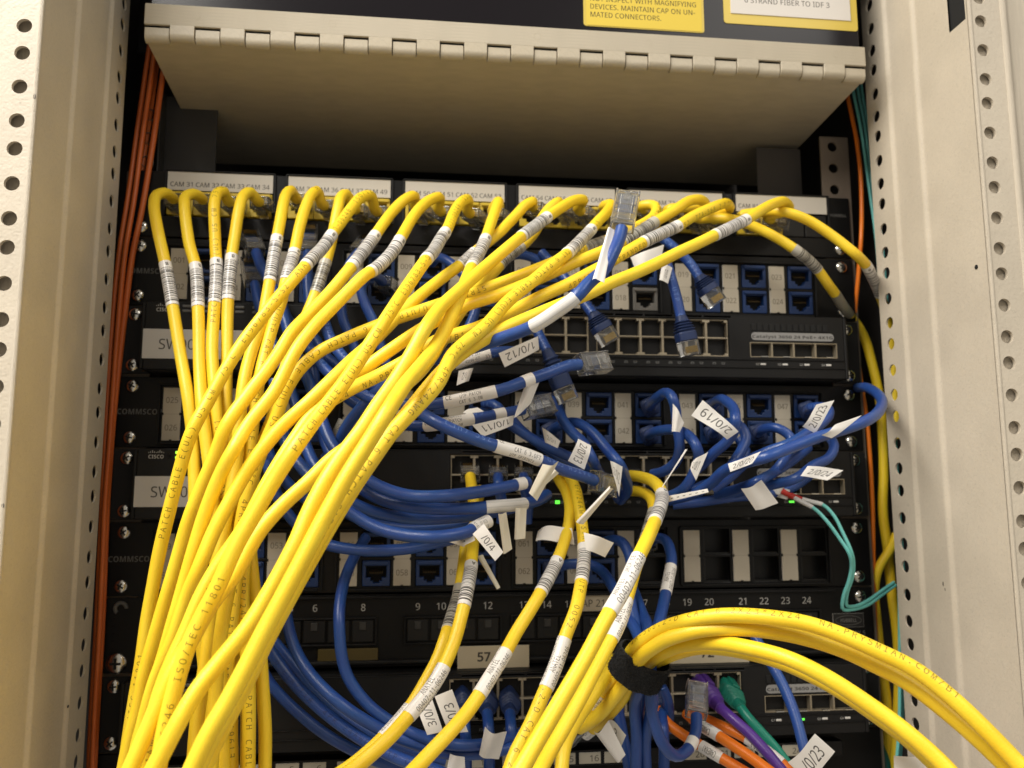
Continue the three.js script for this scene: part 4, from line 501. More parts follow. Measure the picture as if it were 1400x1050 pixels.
  {label:'yellow cable with barcode sleeve dropping from the leftmost clear plug of the second switch',col:'yellow',r:0.0033,p:[[-0.0261,-0.1963,0.03],[-0.0264,-0.2001,0.04],[-0.0266,-0.2054,0.05],[-0.0257,-0.213,0.054],[-0.0251,-0.2232,0.058],[-0.0275,-0.234,0.0737],[-0.0301,-0.2474,0.0893],[-0.0331,-0.2579,0.105],[-0.0357,-0.2664,0.1119],[-0.0403,-0.2801,0.1188],[-0.0462,-0.2915,0.1256],[-0.0542,-0.3019,0.1325],[-0.0635,-0.3105,0.1394],[-0.0702,-0.3159,0.1462],[-0.0832,-0.3251,0.1531],[-0.0934,-0.3308,0.16],[-0.131,-0.3518,0.1854],[-0.1535,-0.4184,0.1857]],grp:'yellow access point cables hanging below the second switch',s:[[[-0.0287,-0.2446,0.0858],[-0.0341,-0.2632,0.1091],'barA',0],[[-0.0451,-0.29,0.1246],[-0.0622,-0.3098,0.1386],'tia1',0]],st:{k:'clear'},ta:1.5,tx:3},
  {label:'yellow cable half hidden behind its twin, curving left below number 11',col:'yellow',r:0.0033,p:[[-0.0192,-0.2031,0.022],[-0.0222,-0.2129,0.0313],[-0.0263,-0.2235,0.0407],[-0.0299,-0.2357,0.05],[-0.0326,-0.2493,0.0613],[-0.0356,-0.2621,0.0725],[-0.0397,-0.2722,0.0837],[-0.0432,-0.2799,0.095],[-0.0474,-0.2898,0.1007],[-0.053,-0.2992,0.1064],[-0.0604,-0.31,0.1121],[-0.069,-0.3186,0.1179],[-0.078,-0.3258,0.1236],[-0.0883,-0.3324,0.1293],[-0.1002,-0.3379,0.135],[-0.1418,-0.3571,0.1549],[-0.1668,-0.4227,0.1519]],grp:'yellow access point cables hanging below the second switch',s:[[[-0.0339,-0.2581,0.0689],[-0.0416,-0.2776,0.0912],'bar4',0],[[-0.0604,-0.3103,0.1123],[-0.074,-0.3233,0.1212],'tia2',0]],ta:1.5,tx:3},
  {label:'yellow cable bending down left past number 14, white code sleeve at panel 57',col:'yellow',r:0.0033,p:[[0.0283,-0.196,0.022],[0.0283,-0.1999,0.0347],[0.0291,-0.2054,0.0473],[0.0288,-0.2131,0.06],[0.026,-0.2232,0.0725],[0.0195,-0.2366,0.085],[0.011,-0.2495,0.0975],[0.0017,-0.2608,0.11],[-0.0091,-0.2745,0.1186],[-0.0162,-0.2838,0.1271],[-0.0247,-0.2942,0.1357],[-0.0339,-0.3046,0.1443],[-0.0429,-0.3121,0.1529],[-0.0558,-0.3226,0.1614],[-0.0641,-0.3284,0.17],[-0.0953,-0.3502,0.2024],[-0.1141,-0.4173,0.2068]],grp:'yellow access point cables hanging below the second switch',s:[[[0.016,-0.2432,0.091],[0.005,-0.2569,0.1055],'barA',0],[[-0.0169,-0.2838,0.1274],[-0.0299,-0.3,0.1405],'tia1',0]],st:{k:'clear'},ta:1.5,tx:3},
  {label:'yellow cable hanging between the white flags, printed sleeve above the 15 sticker',col:'yellow',r:0.0033,p:[[0.0304,-0.1908,0.026],[0.0319,-0.1967,0.0423],[0.0326,-0.2048,0.0587],[0.0314,-0.2152,0.075],[0.031,-0.2308,0.0862],[0.0289,-0.2437,0.0975],[0.025,-0.254,0.1088],[0.02,-0.2647,0.12],[0.0139,-0.2753,0.1267],[0.0072,-0.2897,0.1333],[-0.0002,-0.3019,0.14],[-0.0067,-0.3122,0.1467],[-0.0143,-0.3228,0.1533],[-0.0199,-0.3336,0.16],[-0.0401,-0.3725,0.1841],[-0.0522,-0.4498,0.1836]],grp:'yellow access point cables hanging below the second switch',s:[[[0.0307,-0.2346,0.0895],[0.026,-0.253,0.1075],'barA',0],[[0.0133,-0.2775,0.1276],[0.0026,-0.2975,0.1375],'tia2',0]],st:{k:'clear'},f:[['blank',[[0.0086,-0.228,0.07],[0.0262,-0.2259,0.08],[0.0277,-0.2354,0.08],[0.007,-0.2334,0.075]],0.004],['blank',[[0.0256,-0.2273,0.115],[0.0434,-0.2329,0.105],[0.0382,-0.2404,0.105],[0.0262,-0.2361,0.115]],0.003],['blank',[[0.0362,-0.204,0.13],[0.0377,-0.2055,0.13],[0.0263,-0.223,0.112],[0.0225,-0.2215,0.112]],0.002]],tx:2},
  {label:'thick near yellow cable running from the paired clear plugs down past the strap',col:'yellow',r:0.00337,p:[[0.0745,-0.195,0.022],[0.0763,-0.1966,0.0413],[0.0775,-0.1994,0.0607],[0.0761,-0.2044,0.08],[0.0723,-0.2095,0.0967],[0.0657,-0.216,0.1133],[0.0577,-0.2235,0.13],[0.0509,-0.2298,0.1433],[0.041,-0.2409,0.1567],[0.0313,-0.2517,0.17],[0.0221,-0.2619,0.179],[0.0108,-0.2766,0.188],[-0.0011,-0.2914,0.197],[-0.0121,-0.3042,0.206],[-0.0232,-0.3173,0.215],[-0.0518,-0.3511,0.2382],[-0.069,-0.4254,0.2371]],grp:'yellow access point cables hanging below the second switch',s:[[[0.0742,-0.2079,0.0918],[0.0603,-0.2215,0.125],'barA',0],[[0.044,-0.2388,0.1536],[0.0256,-0.26,0.1767],'tia3',0]],st:{k:'clear'},f:[['blank',[[0.0851,-0.1837,0.1],[0.0863,-0.1833,0.1],[0.077,-0.2003,0.09],[0.0742,-0.2046,0.088]],0.001],['dots',[[0.0787,-0.2086,0.085],[0.0966,-0.2049,0.1],[0.0973,-0.2068,0.1],[0.0794,-0.2118,0.085]],0.001]],ta:0.9,tx:3},
  {label:'yellow cable tucked behind the thick one beside the black strap',col:'yellow',r:0.0033,p:[[0.0748,-0.2045,0.02],[0.0781,-0.2052,0.034],[0.0795,-0.2089,0.048],[0.0772,-0.2162,0.062],[0.0714,-0.2238,0.0756],[0.0637,-0.2349,0.0892],[0.055,-0.2474,0.1028],[0.0474,-0.259,0.1164],[0.0397,-0.2698,0.13],[0.0289,-0.2834,0.14],[0.0182,-0.2968,0.15],[0.0074,-0.3095,0.16],[-0.0028,-0.3204,0.17],[-0.0105,-0.3281,0.18],[-0.0365,-0.3541,0.2138],[-0.0522,-0.4238,0.2191]],grp:'yellow access point cables hanging below the second switch',s:[[[0.0765,-0.2174,0.0641],[0.0618,-0.2386,0.0929],'bar4',0],[[0.0469,-0.2607,0.1182],[0.0341,-0.2785,0.1359],'tia2',0]],st:{k:'clear'},ta:1.2,tx:3},
  {label:'yellow cable at the bottom centre just right of the thick pair',col:'yellow',r:0.0033,p:[[0.047,-0.2937,0.09],[0.039,-0.301,0.1],[0.028,-0.3112,0.11],[0.0189,-0.3191,0.12],[0.012,-0.3266,0.13],[0.008,-0.3406,0.14],[-0.0033,-0.3802,0.1683],[-0.0101,-0.458,0.1703]],grp:'yellow access point cables hanging below the second switch',ta:2,tx:3},
  {label:'uppermost yellow cable arching right out of the strap, printed along its top',col:'yellow',r:0.00347,p:[[0.0334,-0.3203,0.085],[0.0404,-0.3092,0.0933],[0.0452,-0.299,0.1017],[0.0483,-0.2897,0.11],[0.0505,-0.2818,0.1225],[0.0575,-0.2736,0.135],[0.066,-0.2682,0.1467],[0.0797,-0.2644,0.1583],[0.0973,-0.2639,0.17],[0.1124,-0.2659,0.1767],[0.1258,-0.2703,0.1833],[0.1387,-0.2764,0.19],[0.1508,-0.2831,0.197],[0.162,-0.2933,0.204],[0.1724,-0.3056,0.211],[0.1821,-0.3187,0.218],[0.1883,-0.3287,0.225],[0.2109,-0.3652,0.2506],[0.2245,-0.4411,0.2509]],grp:'yellow cables sweeping right out of the black strap',s:[[[0.0394,-0.3105,0.0923],[0.0355,-0.3193,0.0863],'cam',0]],ta:-0.7,tx:2,sh:0.17},
  {label:'middle yellow cable arching right out of the strap, touching the one above',col:'yellow',r:0.00347,p:[[0.0288,-0.3306,0.08],[0.0347,-0.324,0.09],[0.0427,-0.3119,0.1],[0.0488,-0.2994,0.11],[0.0507,-0.2895,0.1225],[0.0537,-0.2821,0.135],[0.0603,-0.2762,0.1433],[0.0738,-0.2714,0.1517],[0.0907,-0.2702,0.16],[0.1108,-0.2726,0.1667],[0.1305,-0.2782,0.1733],[0.1414,-0.2836,0.18],[0.1523,-0.2899,0.1864],[0.1631,-0.2992,0.1928],[0.1746,-0.3106,0.1992],[0.1854,-0.3232,0.2056],[0.1917,-0.3329,0.212],[0.2155,-0.3696,0.2362],[0.2298,-0.4456,0.2357]],grp:'yellow cables sweeping right out of the black strap',st:{k:'clear'},ta:2.4,tx:3},
  {label:'lowest yellow cable sweeping right out of the strap to the bottom edge',col:'yellow',r:0.00347,p:[[0.0339,-0.3361,0.07],[0.0415,-0.3261,0.0817],[0.0489,-0.3135,0.0933],[0.0547,-0.2994,0.105],[0.0595,-0.2898,0.1175],[0.066,-0.2827,0.13],[0.0733,-0.2788,0.1417],[0.0818,-0.2772,0.1533],[0.0895,-0.2776,0.165],[0.0963,-0.2787,0.1733],[0.1036,-0.2809,0.1817],[0.1158,-0.2874,0.19],[0.1277,-0.2957,0.1975],[0.1389,-0.3048,0.205],[0.1494,-0.3157,0.2125],[0.1567,-0.3263,0.22],[0.1812,-0.3619,0.2452],[0.1959,-0.4372,0.2453]],grp:'yellow cables sweeping right out of the black strap',s:[[[0.0339,-0.3361,0.07],[0.0357,-0.3336,0.0728],'tia2',0]],f:[['blank',[[0.0345,-0.3302,0.09],[0.0413,-0.3238,0.095],[0.0511,-0.3417,0.09],[0.0475,-0.3465,0.085]],0.004],['tag',[[0.0413,-0.3238,0.095],[0.0516,-0.3326,0.09],[0.0496,-0.3411,0.085],[0.0457,-0.3384,0.085]],-0.003],['blank',[[0.1515,-0.3238,0.175],[0.1753,-0.3246,0.175],[0.1761,-0.3376,0.175],[0.1507,-0.3366,0.175]],0.002]],ta:2.6,tx:3},
  {label:'short yellow cable showing under the arch at the strap',col:'yellow',r:0.0033,p:[[0.0451,-0.3078,0.09],[0.0504,-0.3017,0.0975],[0.0563,-0.2958,0.105],[0.0635,-0.2914,0.1125],[0.0708,-0.2868,0.12],[0.0793,-0.2832,0.1288],[0.0892,-0.2824,0.1375],[0.0985,-0.2833,0.1462],[0.1055,-0.2847,0.155],[0.113,-0.2873,0.164],[0.1253,-0.2939,0.173],[0.1368,-0.3023,0.182],[0.1482,-0.3117,0.1897],[0.1585,-0.3231,0.1973],[0.1647,-0.3325,0.205],[0.1874,-0.367,0.2332],[0.2011,-0.4416,0.2352]],grp:'yellow cables sweeping right out of the black strap',ta:2.4,tx:3},
  {label:'slack yellow cable crossing low behind the right upright',col:'yellow',r:0.003,p:[[0.2611,-0.2329,0.0],[0.2569,-0.2436,-0.0029],[0.2505,-0.2547,-0.0057],[0.2482,-0.2669,-0.0086],[0.2498,-0.2911,-0.0114],[0.2527,-0.3177,-0.0143],[0.2568,-0.3442,-0.0171],[0.2568,-0.3984,-0.02],[0.2568,-0.4483,-0.0227],[0.2568,-0.5323,-0.0393]],grp:'slack behind the right upright',ta:2.5,tx:3},
  {label:'slack yellow cable against the dark gap at the bottom right',col:'yellow',r:0.003,p:[[0.2566,-0.3204,-0.03],[0.2563,-0.3368,-0.0275],[0.2575,-0.353,-0.025],[0.2576,-0.3689,-0.0225],[0.2548,-0.3983,-0.02],[0.2501,-0.4479,-0.0158],[0.2472,-0.5317,-0.0283]],grp:'slack behind the right upright',ta:2.5,tx:3},
  {label:'blue cable ending in the clear plug that stands upright over the CAM row',col:'blue',r:0.00305,p:[[0.0358,-0.0834,0.166],[0.0342,-0.0888,0.168],[0.0299,-0.0976,0.172],[0.0251,-0.106,0.174],[0.0177,-0.1129,0.176],[0.0105,-0.1208,0.178],[0.0028,-0.1259,0.1715],[-0.0061,-0.1309,0.165],[-0.0181,-0.1337,0.15],[-0.0316,-0.1362,0.135],[-0.045,-0.1378,0.12],[-0.0595,-0.1417,0.108],[-0.0747,-0.1498,0.096],[-0.0865,-0.1582,0.084],[-0.0986,-0.1731,0.072],[-0.105,-0.1925,0.06]],grp:'blue patch cables in the middle loops',s:[[[0.0105,-0.1201,0.1779],[-0.0072,-0.1313,0.1634],'white',0]],st:{k:'clearbig'},f:[['blank',[[0.0284,-0.0862,0.166],[0.0323,-0.0843,0.166],[0.0232,-0.115,0.182],[0.0178,-0.1138,0.182]],0.003]],ta:2},
  {label:'unplugged blue booted cable hanging diagonally over the top switch ports',col:'blue',r:0.0031,p:[[0.0181,-0.0556,0.03],[0.0286,-0.0698,0.0363],[0.0364,-0.0819,0.0425],[0.0419,-0.0924,0.0487],[0.0454,-0.1005,0.055]],grp:'unplugged blue cables with moulded boots',en:{k:'boot',tip:[0.054,-0.115,0.055]}},
  {label:'unplugged blue booted cable slanting right beside strip 019',col:'blue',r:0.0031,p:[[0.0927,-0.0437,0.035],[0.0994,-0.05,0.0375],[0.1055,-0.0568,0.04],[0.1116,-0.0653,0.0425],[0.1152,-0.073,0.045]],grp:'unplugged blue cables with moulded boots',en:{k:'boot',tip:[0.1241,-0.0863,0.045]}},
  {label:'unplugged blue booted cable hanging straight over the right port columns',col:'blue',r:0.0031,p:[[0.0902,-0.0607,0.05],[0.0929,-0.0674,0.0513],[0.095,-0.0769,0.0525],[0.0975,-0.0886,0.0537],[0.0994,-0.1011,0.055]],grp:'unplugged blue cables with moulded boots',en:{k:'boot',tip:[0.1046,-0.1248,0.055]},f:[['1/0',[[0.0882,-0.0684,0.056],[0.0946,-0.0705,0.056],[0.0915,-0.0807,0.056],[0.0861,-0.0785,0.056]],0.002],['blank',[[0.0703,-0.0631,0.05],[0.0899,-0.056,0.056],[0.0868,-0.0698,0.056],[0.0746,-0.075,0.05]],0.003]]},
  {label:'unplugged dark blue booted cable drooping below the 1/0/12 tag',col:'blue',r:0.0031,p:[[0.0064,-0.0912,0.03],[0.0113,-0.1018,0.0367],[0.0148,-0.1122,0.0433],[0.0181,-0.1223,0.05]],grp:'unplugged blue cables with moulded boots',en:{k:'boot',tip:[0.031,-0.1529,0.05]},f:[['1/0/12',[[0.0114,-0.1237,0.062],[-0.0096,-0.1357,0.07],[-0.0133,-0.1277,0.07],[0.0106,-0.1159,0.062]],0.002]]},
  {label:'blue cable ending in a loose clear plug below the switch port row',col:'blue',r:0.0032,p:[[0.0305,-0.1358,0.085],[0.0236,-0.1373,0.0887],[0.012,-0.1421,0.0925],[-0.0006,-0.1469,0.0963],[-0.0129,-0.1519,0.1],[-0.0284,-0.1558,0.098],[-0.0438,-0.1592,0.096],[-0.0553,-0.1603,0.094],[-0.0688,-0.1598,0.092],[-0.0824,-0.157,0.09],[-0.0948,-0.1495,0.0775],[-0.1079,-0.1397,0.065],[-0.1197,-0.1252,0.0525],[-0.1299,-0.11,0.04]],grp:'blue patch cables in the middle loops',s:[[[-0.0187,-0.1531,0.0993],[-0.0441,-0.1588,0.0959],'ce',0],[[0.0014,-0.146,0.0956],[-0.0002,-0.1469,0.0961],'blank',0]],st:{k:'clearout'},f:[['blank',[[0.0002,-0.144,0.096],[0.0069,-0.1464,0.094],[0.0022,-0.1584,0.09],[-0.0071,-0.1665,0.09]],0.003]],ta:1},
  {label:'blue cable with the 1/0/11 tag lying under two longer cables',col:'blue',r:0.0031,p:[[0.0008,-0.1598,0.07],[-0.0059,-0.1615,0.0737],[-0.0178,-0.1641,0.0775],[-0.0311,-0.167,0.0812],[-0.0432,-0.1695,0.085],[-0.0549,-0.1701,0.078],[-0.0669,-0.1687,0.071],[-0.0812,-0.1632,0.064],[-0.096,-0.1543,0.057],[-0.1092,-0.1417,0.05]],grp:'blue patch cables in the middle loops',s:[[[-0.029,-0.1665,0.0807],[-0.0529,-0.171,0.0791],'ce',0],[[-0.0094,-0.1621,0.0748],[-0.0111,-0.1626,0.0754],'blank',0]],st:{k:'clearout'},f:[['11',[[-0.0069,-0.17,0.085],[-0.0237,-0.1769,0.09],[-0.0297,-0.1706,0.09],[-0.0065,-0.1647,0.085]],0.002],['blank',[[-0.0332,-0.1618,0.07],[-0.025,-0.1588,0.07],[-0.0217,-0.1618,0.075],[-0.0306,-0.1635,0.075]],0.001]],ta:1},
  {label:'long blue cable slanting down right to a clear plug, cream flag near its end',col:'blue',r:0.0032,p:[[0.0378,-0.2001,0.085],[0.03,-0.1981,0.0933],[0.0166,-0.1945,0.1017],[0.006,-0.1912,0.11],[-0.0044,-0.1876,0.1138],[-0.0175,-0.1842,0.1175],[-0.0301,-0.1805,0.1212],[-0.0475,-0.1737,0.125],[-0.0593,-0.1658,0.1125],[-0.0707,-0.1581,0.1],[-0.0826,-0.1487,0.0875],[-0.0953,-0.137,0.075],[-0.1066,-0.1226,0.0625],[-0.1143,-0.1031,0.05]],grp:'blue patch cables in the middle loops',s:[[[0.0028,-0.1897,0.1112],[-0.0195,-0.1824,0.1182],'ce2',0]],st:{k:'clearout'},f:[['cream',[[0.0044,-0.1927,0.118],[0.013,-0.1911,0.116],[0.0018,-0.211,0.112],[-0.0026,-0.207,0.114]],0.004],['cream',[[0.011,-0.1946,0.112],[0.0137,-0.1972,0.112],[0.0055,-0.2043,0.11],[0.004,-0.2035,0.11]],0.002]],ta:0.8},
  {label:'dark blue cable behind the long slanting one with a small folded flag',col:'blue',r:0.003,p:[[-0.0191,-0.1539,0.035],[-0.0062,-0.163,0.0388],[0.0065,-0.172,0.0425],[0.0191,-0.1796,0.0463],[0.0336,-0.1867,0.05],[0.0481,-0.1937,0.0433],[0.0584,-0.2,0.0367],[0.0658,-0.2069,0.03]],grp:'blue patch cables in the middle loops',f:[['smudge',[[0.0131,-0.1688,0.06],[0.0237,-0.1767,0.06],[0.022,-0.1809,0.06],[0.0147,-0.1776,0.06]],0.002]],ta:2},
  {label:'dark blue cable threading low behind the slanting cables',col:'blue',r:0.003,p:[[-0.0052,-0.1554,0.03],[0.0039,-0.1665,0.029],[0.0152,-0.1753,0.028],[0.0289,-0.1841,0.027],[0.0449,-0.1952,0.026],[0.0587,-0.2077,0.025]],grp:'blue patch cables in the middle loops',ta:2},
  {label:'blue cable curving from below panel strip 039 with the 2/0/13 tag',col:'blue',r:0.0031,p:[[0.0251,-0.1503,0.016],[0.0253,-0.1492,0.026],[0.0264,-0.1542,0.038],[0.0273,-0.1638,0.05],[0.0314,-0.1719,0.0583],[0.0357,-0.1784,0.0667],[0.0384,-0.1868,0.075],[0.0458,-0.1943,0.06],[0.0569,-0.2037,0.045],[0.0648,-0.2096,0.03]],grp:'blue cables plugged into the second patch panel',st:{k:'boot',tip:[0.029,-0.1485,-0.008]},f:[['2/0/13',[[0.0354,-0.1813,0.09],[0.0315,-0.1944,0.09],[0.0224,-0.1897,0.09],[0.0282,-0.1777,0.09]],0.003]],ta:2},
  {label:'blue cable arching to a folded tag in front of the green light',col:'blue',r:0.0031,p:[[0.0254,-0.1674,0.016],[0.0276,-0.1653,0.028],[0.0356,-0.1636,0.039],[0.0405,-0.1676,0.05],[0.0452,-0.1739,0.0583],[0.0501,-0.1825,0.0667],[0.0539,-0.1896,0.075],[0.0613,-0.1964,0.06],[0.0666,-0.2046,0.045],[0.0657,-0.2105,0.03]],grp:'blue cables plugged into the second patch panel',st:{k:'boot',tip:[0.0289,-0.1663,-0.008]},f:[['smudge2',[[0.047,-0.1893,0.085],[0.0539,-0.1925,0.085],[0.0515,-0.2089,0.085],[0.0484,-0.1973,0.085]],0.002]],ta:2},
  {label:'blue cable looping from the upper jack beside strip 041, white wrap on it',col:'blue',r:0.0031,p:[[0.0895,-0.1511,0.016],[0.0877,-0.1504,0.026],[0.0868,-0.1485,0.044],[0.0887,-0.1471,0.0545],[0.0898,-0.1519,0.065],[0.0919,-0.159,0.0633],[0.093,-0.1687,0.0617],[0.0946,-0.1785,0.06],[0.0952,-0.1878,0.05],[0.0908,-0.193,0.04],[0.0868,-0.1944,0.03]],grp:'blue cables plugged into the second patch panel',st:{k:'boot',tip:[0.0963,-0.1487,-0.008]},f:[['blank',[[0.0866,-0.1561,0.075],[0.0928,-0.167,0.075],[0.09,-0.1725,0.075],[0.0853,-0.1721,0.075]],0.003]],ta:2},
  {label:'blue cable bowing right from the lower jack beside strip 042',col:'blue',r:0.0031,p:[[0.0886,-0.1693,0.016],[0.0867,-0.1692,0.026],[0.0878,-0.1686,0.04],[0.094,-0.1686,0.05],[0.0992,-0.1724,0.06],[0.1013,-0.1804,0.07],[0.1041,-0.1873,0.065],[0.1024,-0.1947,0.06],[0.0994,-0.2022,0.055],[0.096,-0.2071,0.0425],[0.0896,-0.2096,0.03]],grp:'blue cables plugged into the second patch panel',st:{k:'boot',tip:[0.0953,-0.1678,-0.008]},f:[['2/0/1',[[0.0951,-0.1897,0.08],[0.1029,-0.1843,0.085],[0.0973,-0.2,0.08],[0.0942,-0.193,0.08]],0.002]],ta:2},
  {label:'blue cable carrying the 2/0/19 tag over strip 043',col:'blue',r:0.0031,p:[[0.1311,-0.1511,0.016],[0.1286,-0.1499,0.026],[0.1255,-0.1501,0.05],[0.126,-0.1567,0.065],[0.1213,-0.166,0.08],[0.1225,-0.1717,0.074],[0.1197,-0.1776,0.068],[0.115,-0.1828,0.062],[0.1107,-0.1885,0.056],[0.1058,-0.1938,0.05]],grp:'blue cables plugged into the second patch panel',st:{k:'boot',tip:[0.1397,-0.1488,-0.008]},f:[['2/0/19',[[0.1116,-0.1778,0.092],[0.0906,-0.1649,0.095],[0.0971,-0.1563,0.095],[0.1181,-0.1733,0.092]],0.003]],ta:2},
  {label:'blue cable bowing down just right of the 2/0/19 tag',col:'blue',r:0.0031,p:[[0.131,-0.1681,0.016],[0.1292,-0.1659,0.028],[0.1328,-0.1632,0.039],[0.1364,-0.1669,0.05],[0.138,-0.1734,0.0533],[0.1336,-0.1811,0.0567],[0.1271,-0.1886,0.06],[0.1235,-0.1953,0.0533],[0.1175,-0.2011,0.0467],[0.1096,-0.2063,0.04]],grp:'blue cables plugged into the second patch panel',st:{k:'boot',tip:[0.139,-0.167,-0.008]},ta:2},
  {label:'long blue cable with the 2/0/20 tag looping back at the right upright',col:'blue',r:0.0032,p:[[0.2393,-0.1347,0.0],[0.2351,-0.1374,0.02],[0.2311,-0.1444,0.04],[0.2241,-0.1516,0.0567],[0.2114,-0.1598,0.0733],[0.1929,-0.1672,0.09],[0.1775,-0.1722,0.0938],[0.1612,-0.1767,0.0975],[0.1449,-0.1823,0.1013],[0.128,-0.1882,0.105],[0.1199,-0.1911,0.092],[0.1141,-0.1946,0.079],[0.1098,-0.2016,0.066],[0.103,-0.2073,0.053],[0.0935,-0.2106,0.04]],grp:'blue cables plugged into the second patch panel',f:[['2020',[[0.1048,-0.192,0.11],[0.122,-0.1856,0.113],[0.1168,-0.1921,0.113],[0.1058,-0.1963,0.11]],0.002],['blank',[[0.1577,-0.1765,0.11],[0.167,-0.1704,0.108],[0.1863,-0.1645,0.1],[0.164,-0.1779,0.108]],0.002]],ta:2},
  {label:'blue cable with the 2/0/23 tag slanting up to the right-hand jacks',col:'blue',r:0.0031,p:[[0.1954,-0.1524,0.016],[0.1927,-0.1518,0.028],[0.197,-0.1535,0.039],[0.1927,-0.1593,0.05],[0.1831,-0.1656,0.0583],[0.1705,-0.1716,0.0667],[0.1547,-0.1788,0.075],[0.1439,-0.1831,0.0687],[0.1337,-0.1887,0.0625],[0.1259,-0.1971,0.0563],[0.1176,-0.2038,0.05]],grp:'blue cables plugged into the second patch panel',st:{k:'boot',tip:[0.2063,-0.1501,-0.008]},f:[['2/0/23',[[0.1542,-0.1705,0.095],[0.1606,-0.1587,0.1],[0.171,-0.1561,0.1],[0.1613,-0.1741,0.095]],0.002]],ta:2},
  {label:'blue cable with the 2/0/24 tag at the right end of the second switch',col:'blue',r:0.003,p:[[0.1945,-0.1691,0.016],[0.1928,-0.1682,0.028],[0.197,-0.1714,0.039],[0.1948,-0.179,0.05],[0.1891,-0.1855,0.0533],[0.1779,-0.1901,0.0567],[0.165,-0.198,0.06],[0.1565,-0.2012,0.05],[0.1466,-0.2036,0.04],[0.1364,-0.207,0.03]],grp:'blue cables plugged into the second patch panel',st:{k:'boot',tip:[0.2053,-0.1681,-0.008]},f:[['2/0/24',[[0.1608,-0.1919,0.085],[0.1794,-0.1945,0.09],[0.1696,-0.2003,0.09],[0.1562,-0.1976,0.085]],0.002]],ta:2},
  {label:'blue cable looping in front of the 047 strip',col:'blue',r:0.003,p:[[0.1614,-0.1674,0.016],[0.1589,-0.1661,0.028],[0.1634,-0.1663,0.04],[0.1701,-0.1719,0.0433],[0.1683,-0.1789,0.0467],[0.1598,-0.1898,0.05],[0.1525,-0.1979,0.0433],[0.141,-0.2036,0.0367],[0.1293,-0.2079,0.03]],grp:'blue cables plugged into the second patch panel',st:{k:'boot',tip:[0.1707,-0.1663,-0.008]},ta:2},
  {label:'blue cable with the blank square tag left of the red fibre boots',col:'blue',r:0.003,p:[[0.1879,-0.1777,0.03],[0.1733,-0.1857,0.04],[0.1568,-0.1938,0.05],[0.141,-0.1998,0.06],[0.1354,-0.2037,0.045],[0.127,-0.207,0.03]],grp:'blue cables plugged into the second patch panel',f:[['blank',[[0.1212,-0.2046,0.085],[0.1333,-0.1997,0.085],[0.1443,-0.2123,0.08],[0.1308,-0.2163,0.08]],0.003]],ta:2},
  {label:'dark blue cable at the back of the right-hand tangle',col:'blue',r:0.003,p:[[0.1483,-0.1712,0.015],[0.1509,-0.18,0.02],[0.1437,-0.1905,0.025],[0.1297,-0.1975,0.03],[0.1171,-0.2024,0.025],[0.1066,-0.2109,0.02]],grp:'blue cables plugged into the second patch panel',ta:2},
  {label:'dark blue cable running low along the second switch ports',col:'blue',r:0.003,p:[[0.2018,-0.1899,0.015],[0.1791,-0.2032,0.02],[0.1574,-0.207,0.025],[0.1363,-0.2088,0.03],[0.1191,-0.2114,0.025],[0.1018,-0.2132,0.02]],grp:'blue cables plugged into the second patch panel',ta:2},
  {label:'dark blue booted cable in the lowest switch behind the /0/3 tag',col:'blue',r:0.0031,p:[[-0.0303,-0.3296,0.043],[-0.0303,-0.332,0.0495],[-0.0303,-0.3363,0.056],[-0.0297,-0.3445,0.054],[-0.0295,-0.3566,0.052],[-0.0298,-0.3686,0.05],[-0.031,-0.4179,0.0418],[-0.0318,-0.5015,0.0219]],grp:'dark blue boots plugged into the lowest switch',st:{k:'boot',tip:[-0.0278,-0.3254,0.004]},ta:2},
  {label:'dark blue booted cable in the lowest switch between two slanting yellow cables',col:'blue',r:0.0031,p:[[-0.017,-0.3299,0.043],[-0.0172,-0.3324,0.0495],[-0.0174,-0.3367,0.056],[-0.0168,-0.3449,0.054],[-0.0166,-0.357,0.052],[-0.0168,-0.3691,0.05],[-0.0176,-0.4184,0.0418],[-0.0181,-0.502,0.022]],grp:'dark blue boots plugged into the lowest switch',st:{k:'boot',tip:[-0.0135,-0.3258,0.004]},ta:2},
  {label:'dark blue booted cable in the lowest switch left of the sleeve above the 15 sticker',col:'blue',r:0.0031,p:[[-0.0041,-0.3303,0.043],[-0.0044,-0.3328,0.0495],[-0.0048,-0.3371,0.056],[-0.0042,-0.3454,0.054],[-0.004,-0.3575,0.052],[-0.0042,-0.3696,0.05],[-0.005,-0.4189,0.0418],[-0.0055,-0.5025,0.022]],grp:'dark blue boots plugged into the lowest switch',st:{k:'boot',tip:[0.0005,-0.3262,0.004]},ta:2},
  {label:'dark blue booted cable in the lowest switch just right of the strap',col:'blue',r:0.0031,p:[[0.0847,-0.3329,0.043],[0.0831,-0.3355,0.0495],[0.0815,-0.3399,0.056],[0.0823,-0.3483,0.054],[0.0825,-0.3606,0.052],[0.0824,-0.373,0.05],[0.082,-0.4224,0.042],[0.0818,-0.506,0.0223]],grp:'dark blue boots plugged into the lowest switch',st:{k:'boot',tip:[0.0963,-0.3287,0.004]},ta:2},
  {label:'blue cable in the second clear plug of the second switch',col:'blue',r:0.0031,p:[[-0.0097,-0.1964,0.034],[-0.0104,-0.1984,0.041],[-0.0107,-0.202,0.048],[-0.0096,-0.2062,0.0453],[-0.008,-0.213,0.0427],[-0.0086,-0.2236,0.04]],grp:'blue cables plugged into the second switch',st:{k:'clear'},ta:2},
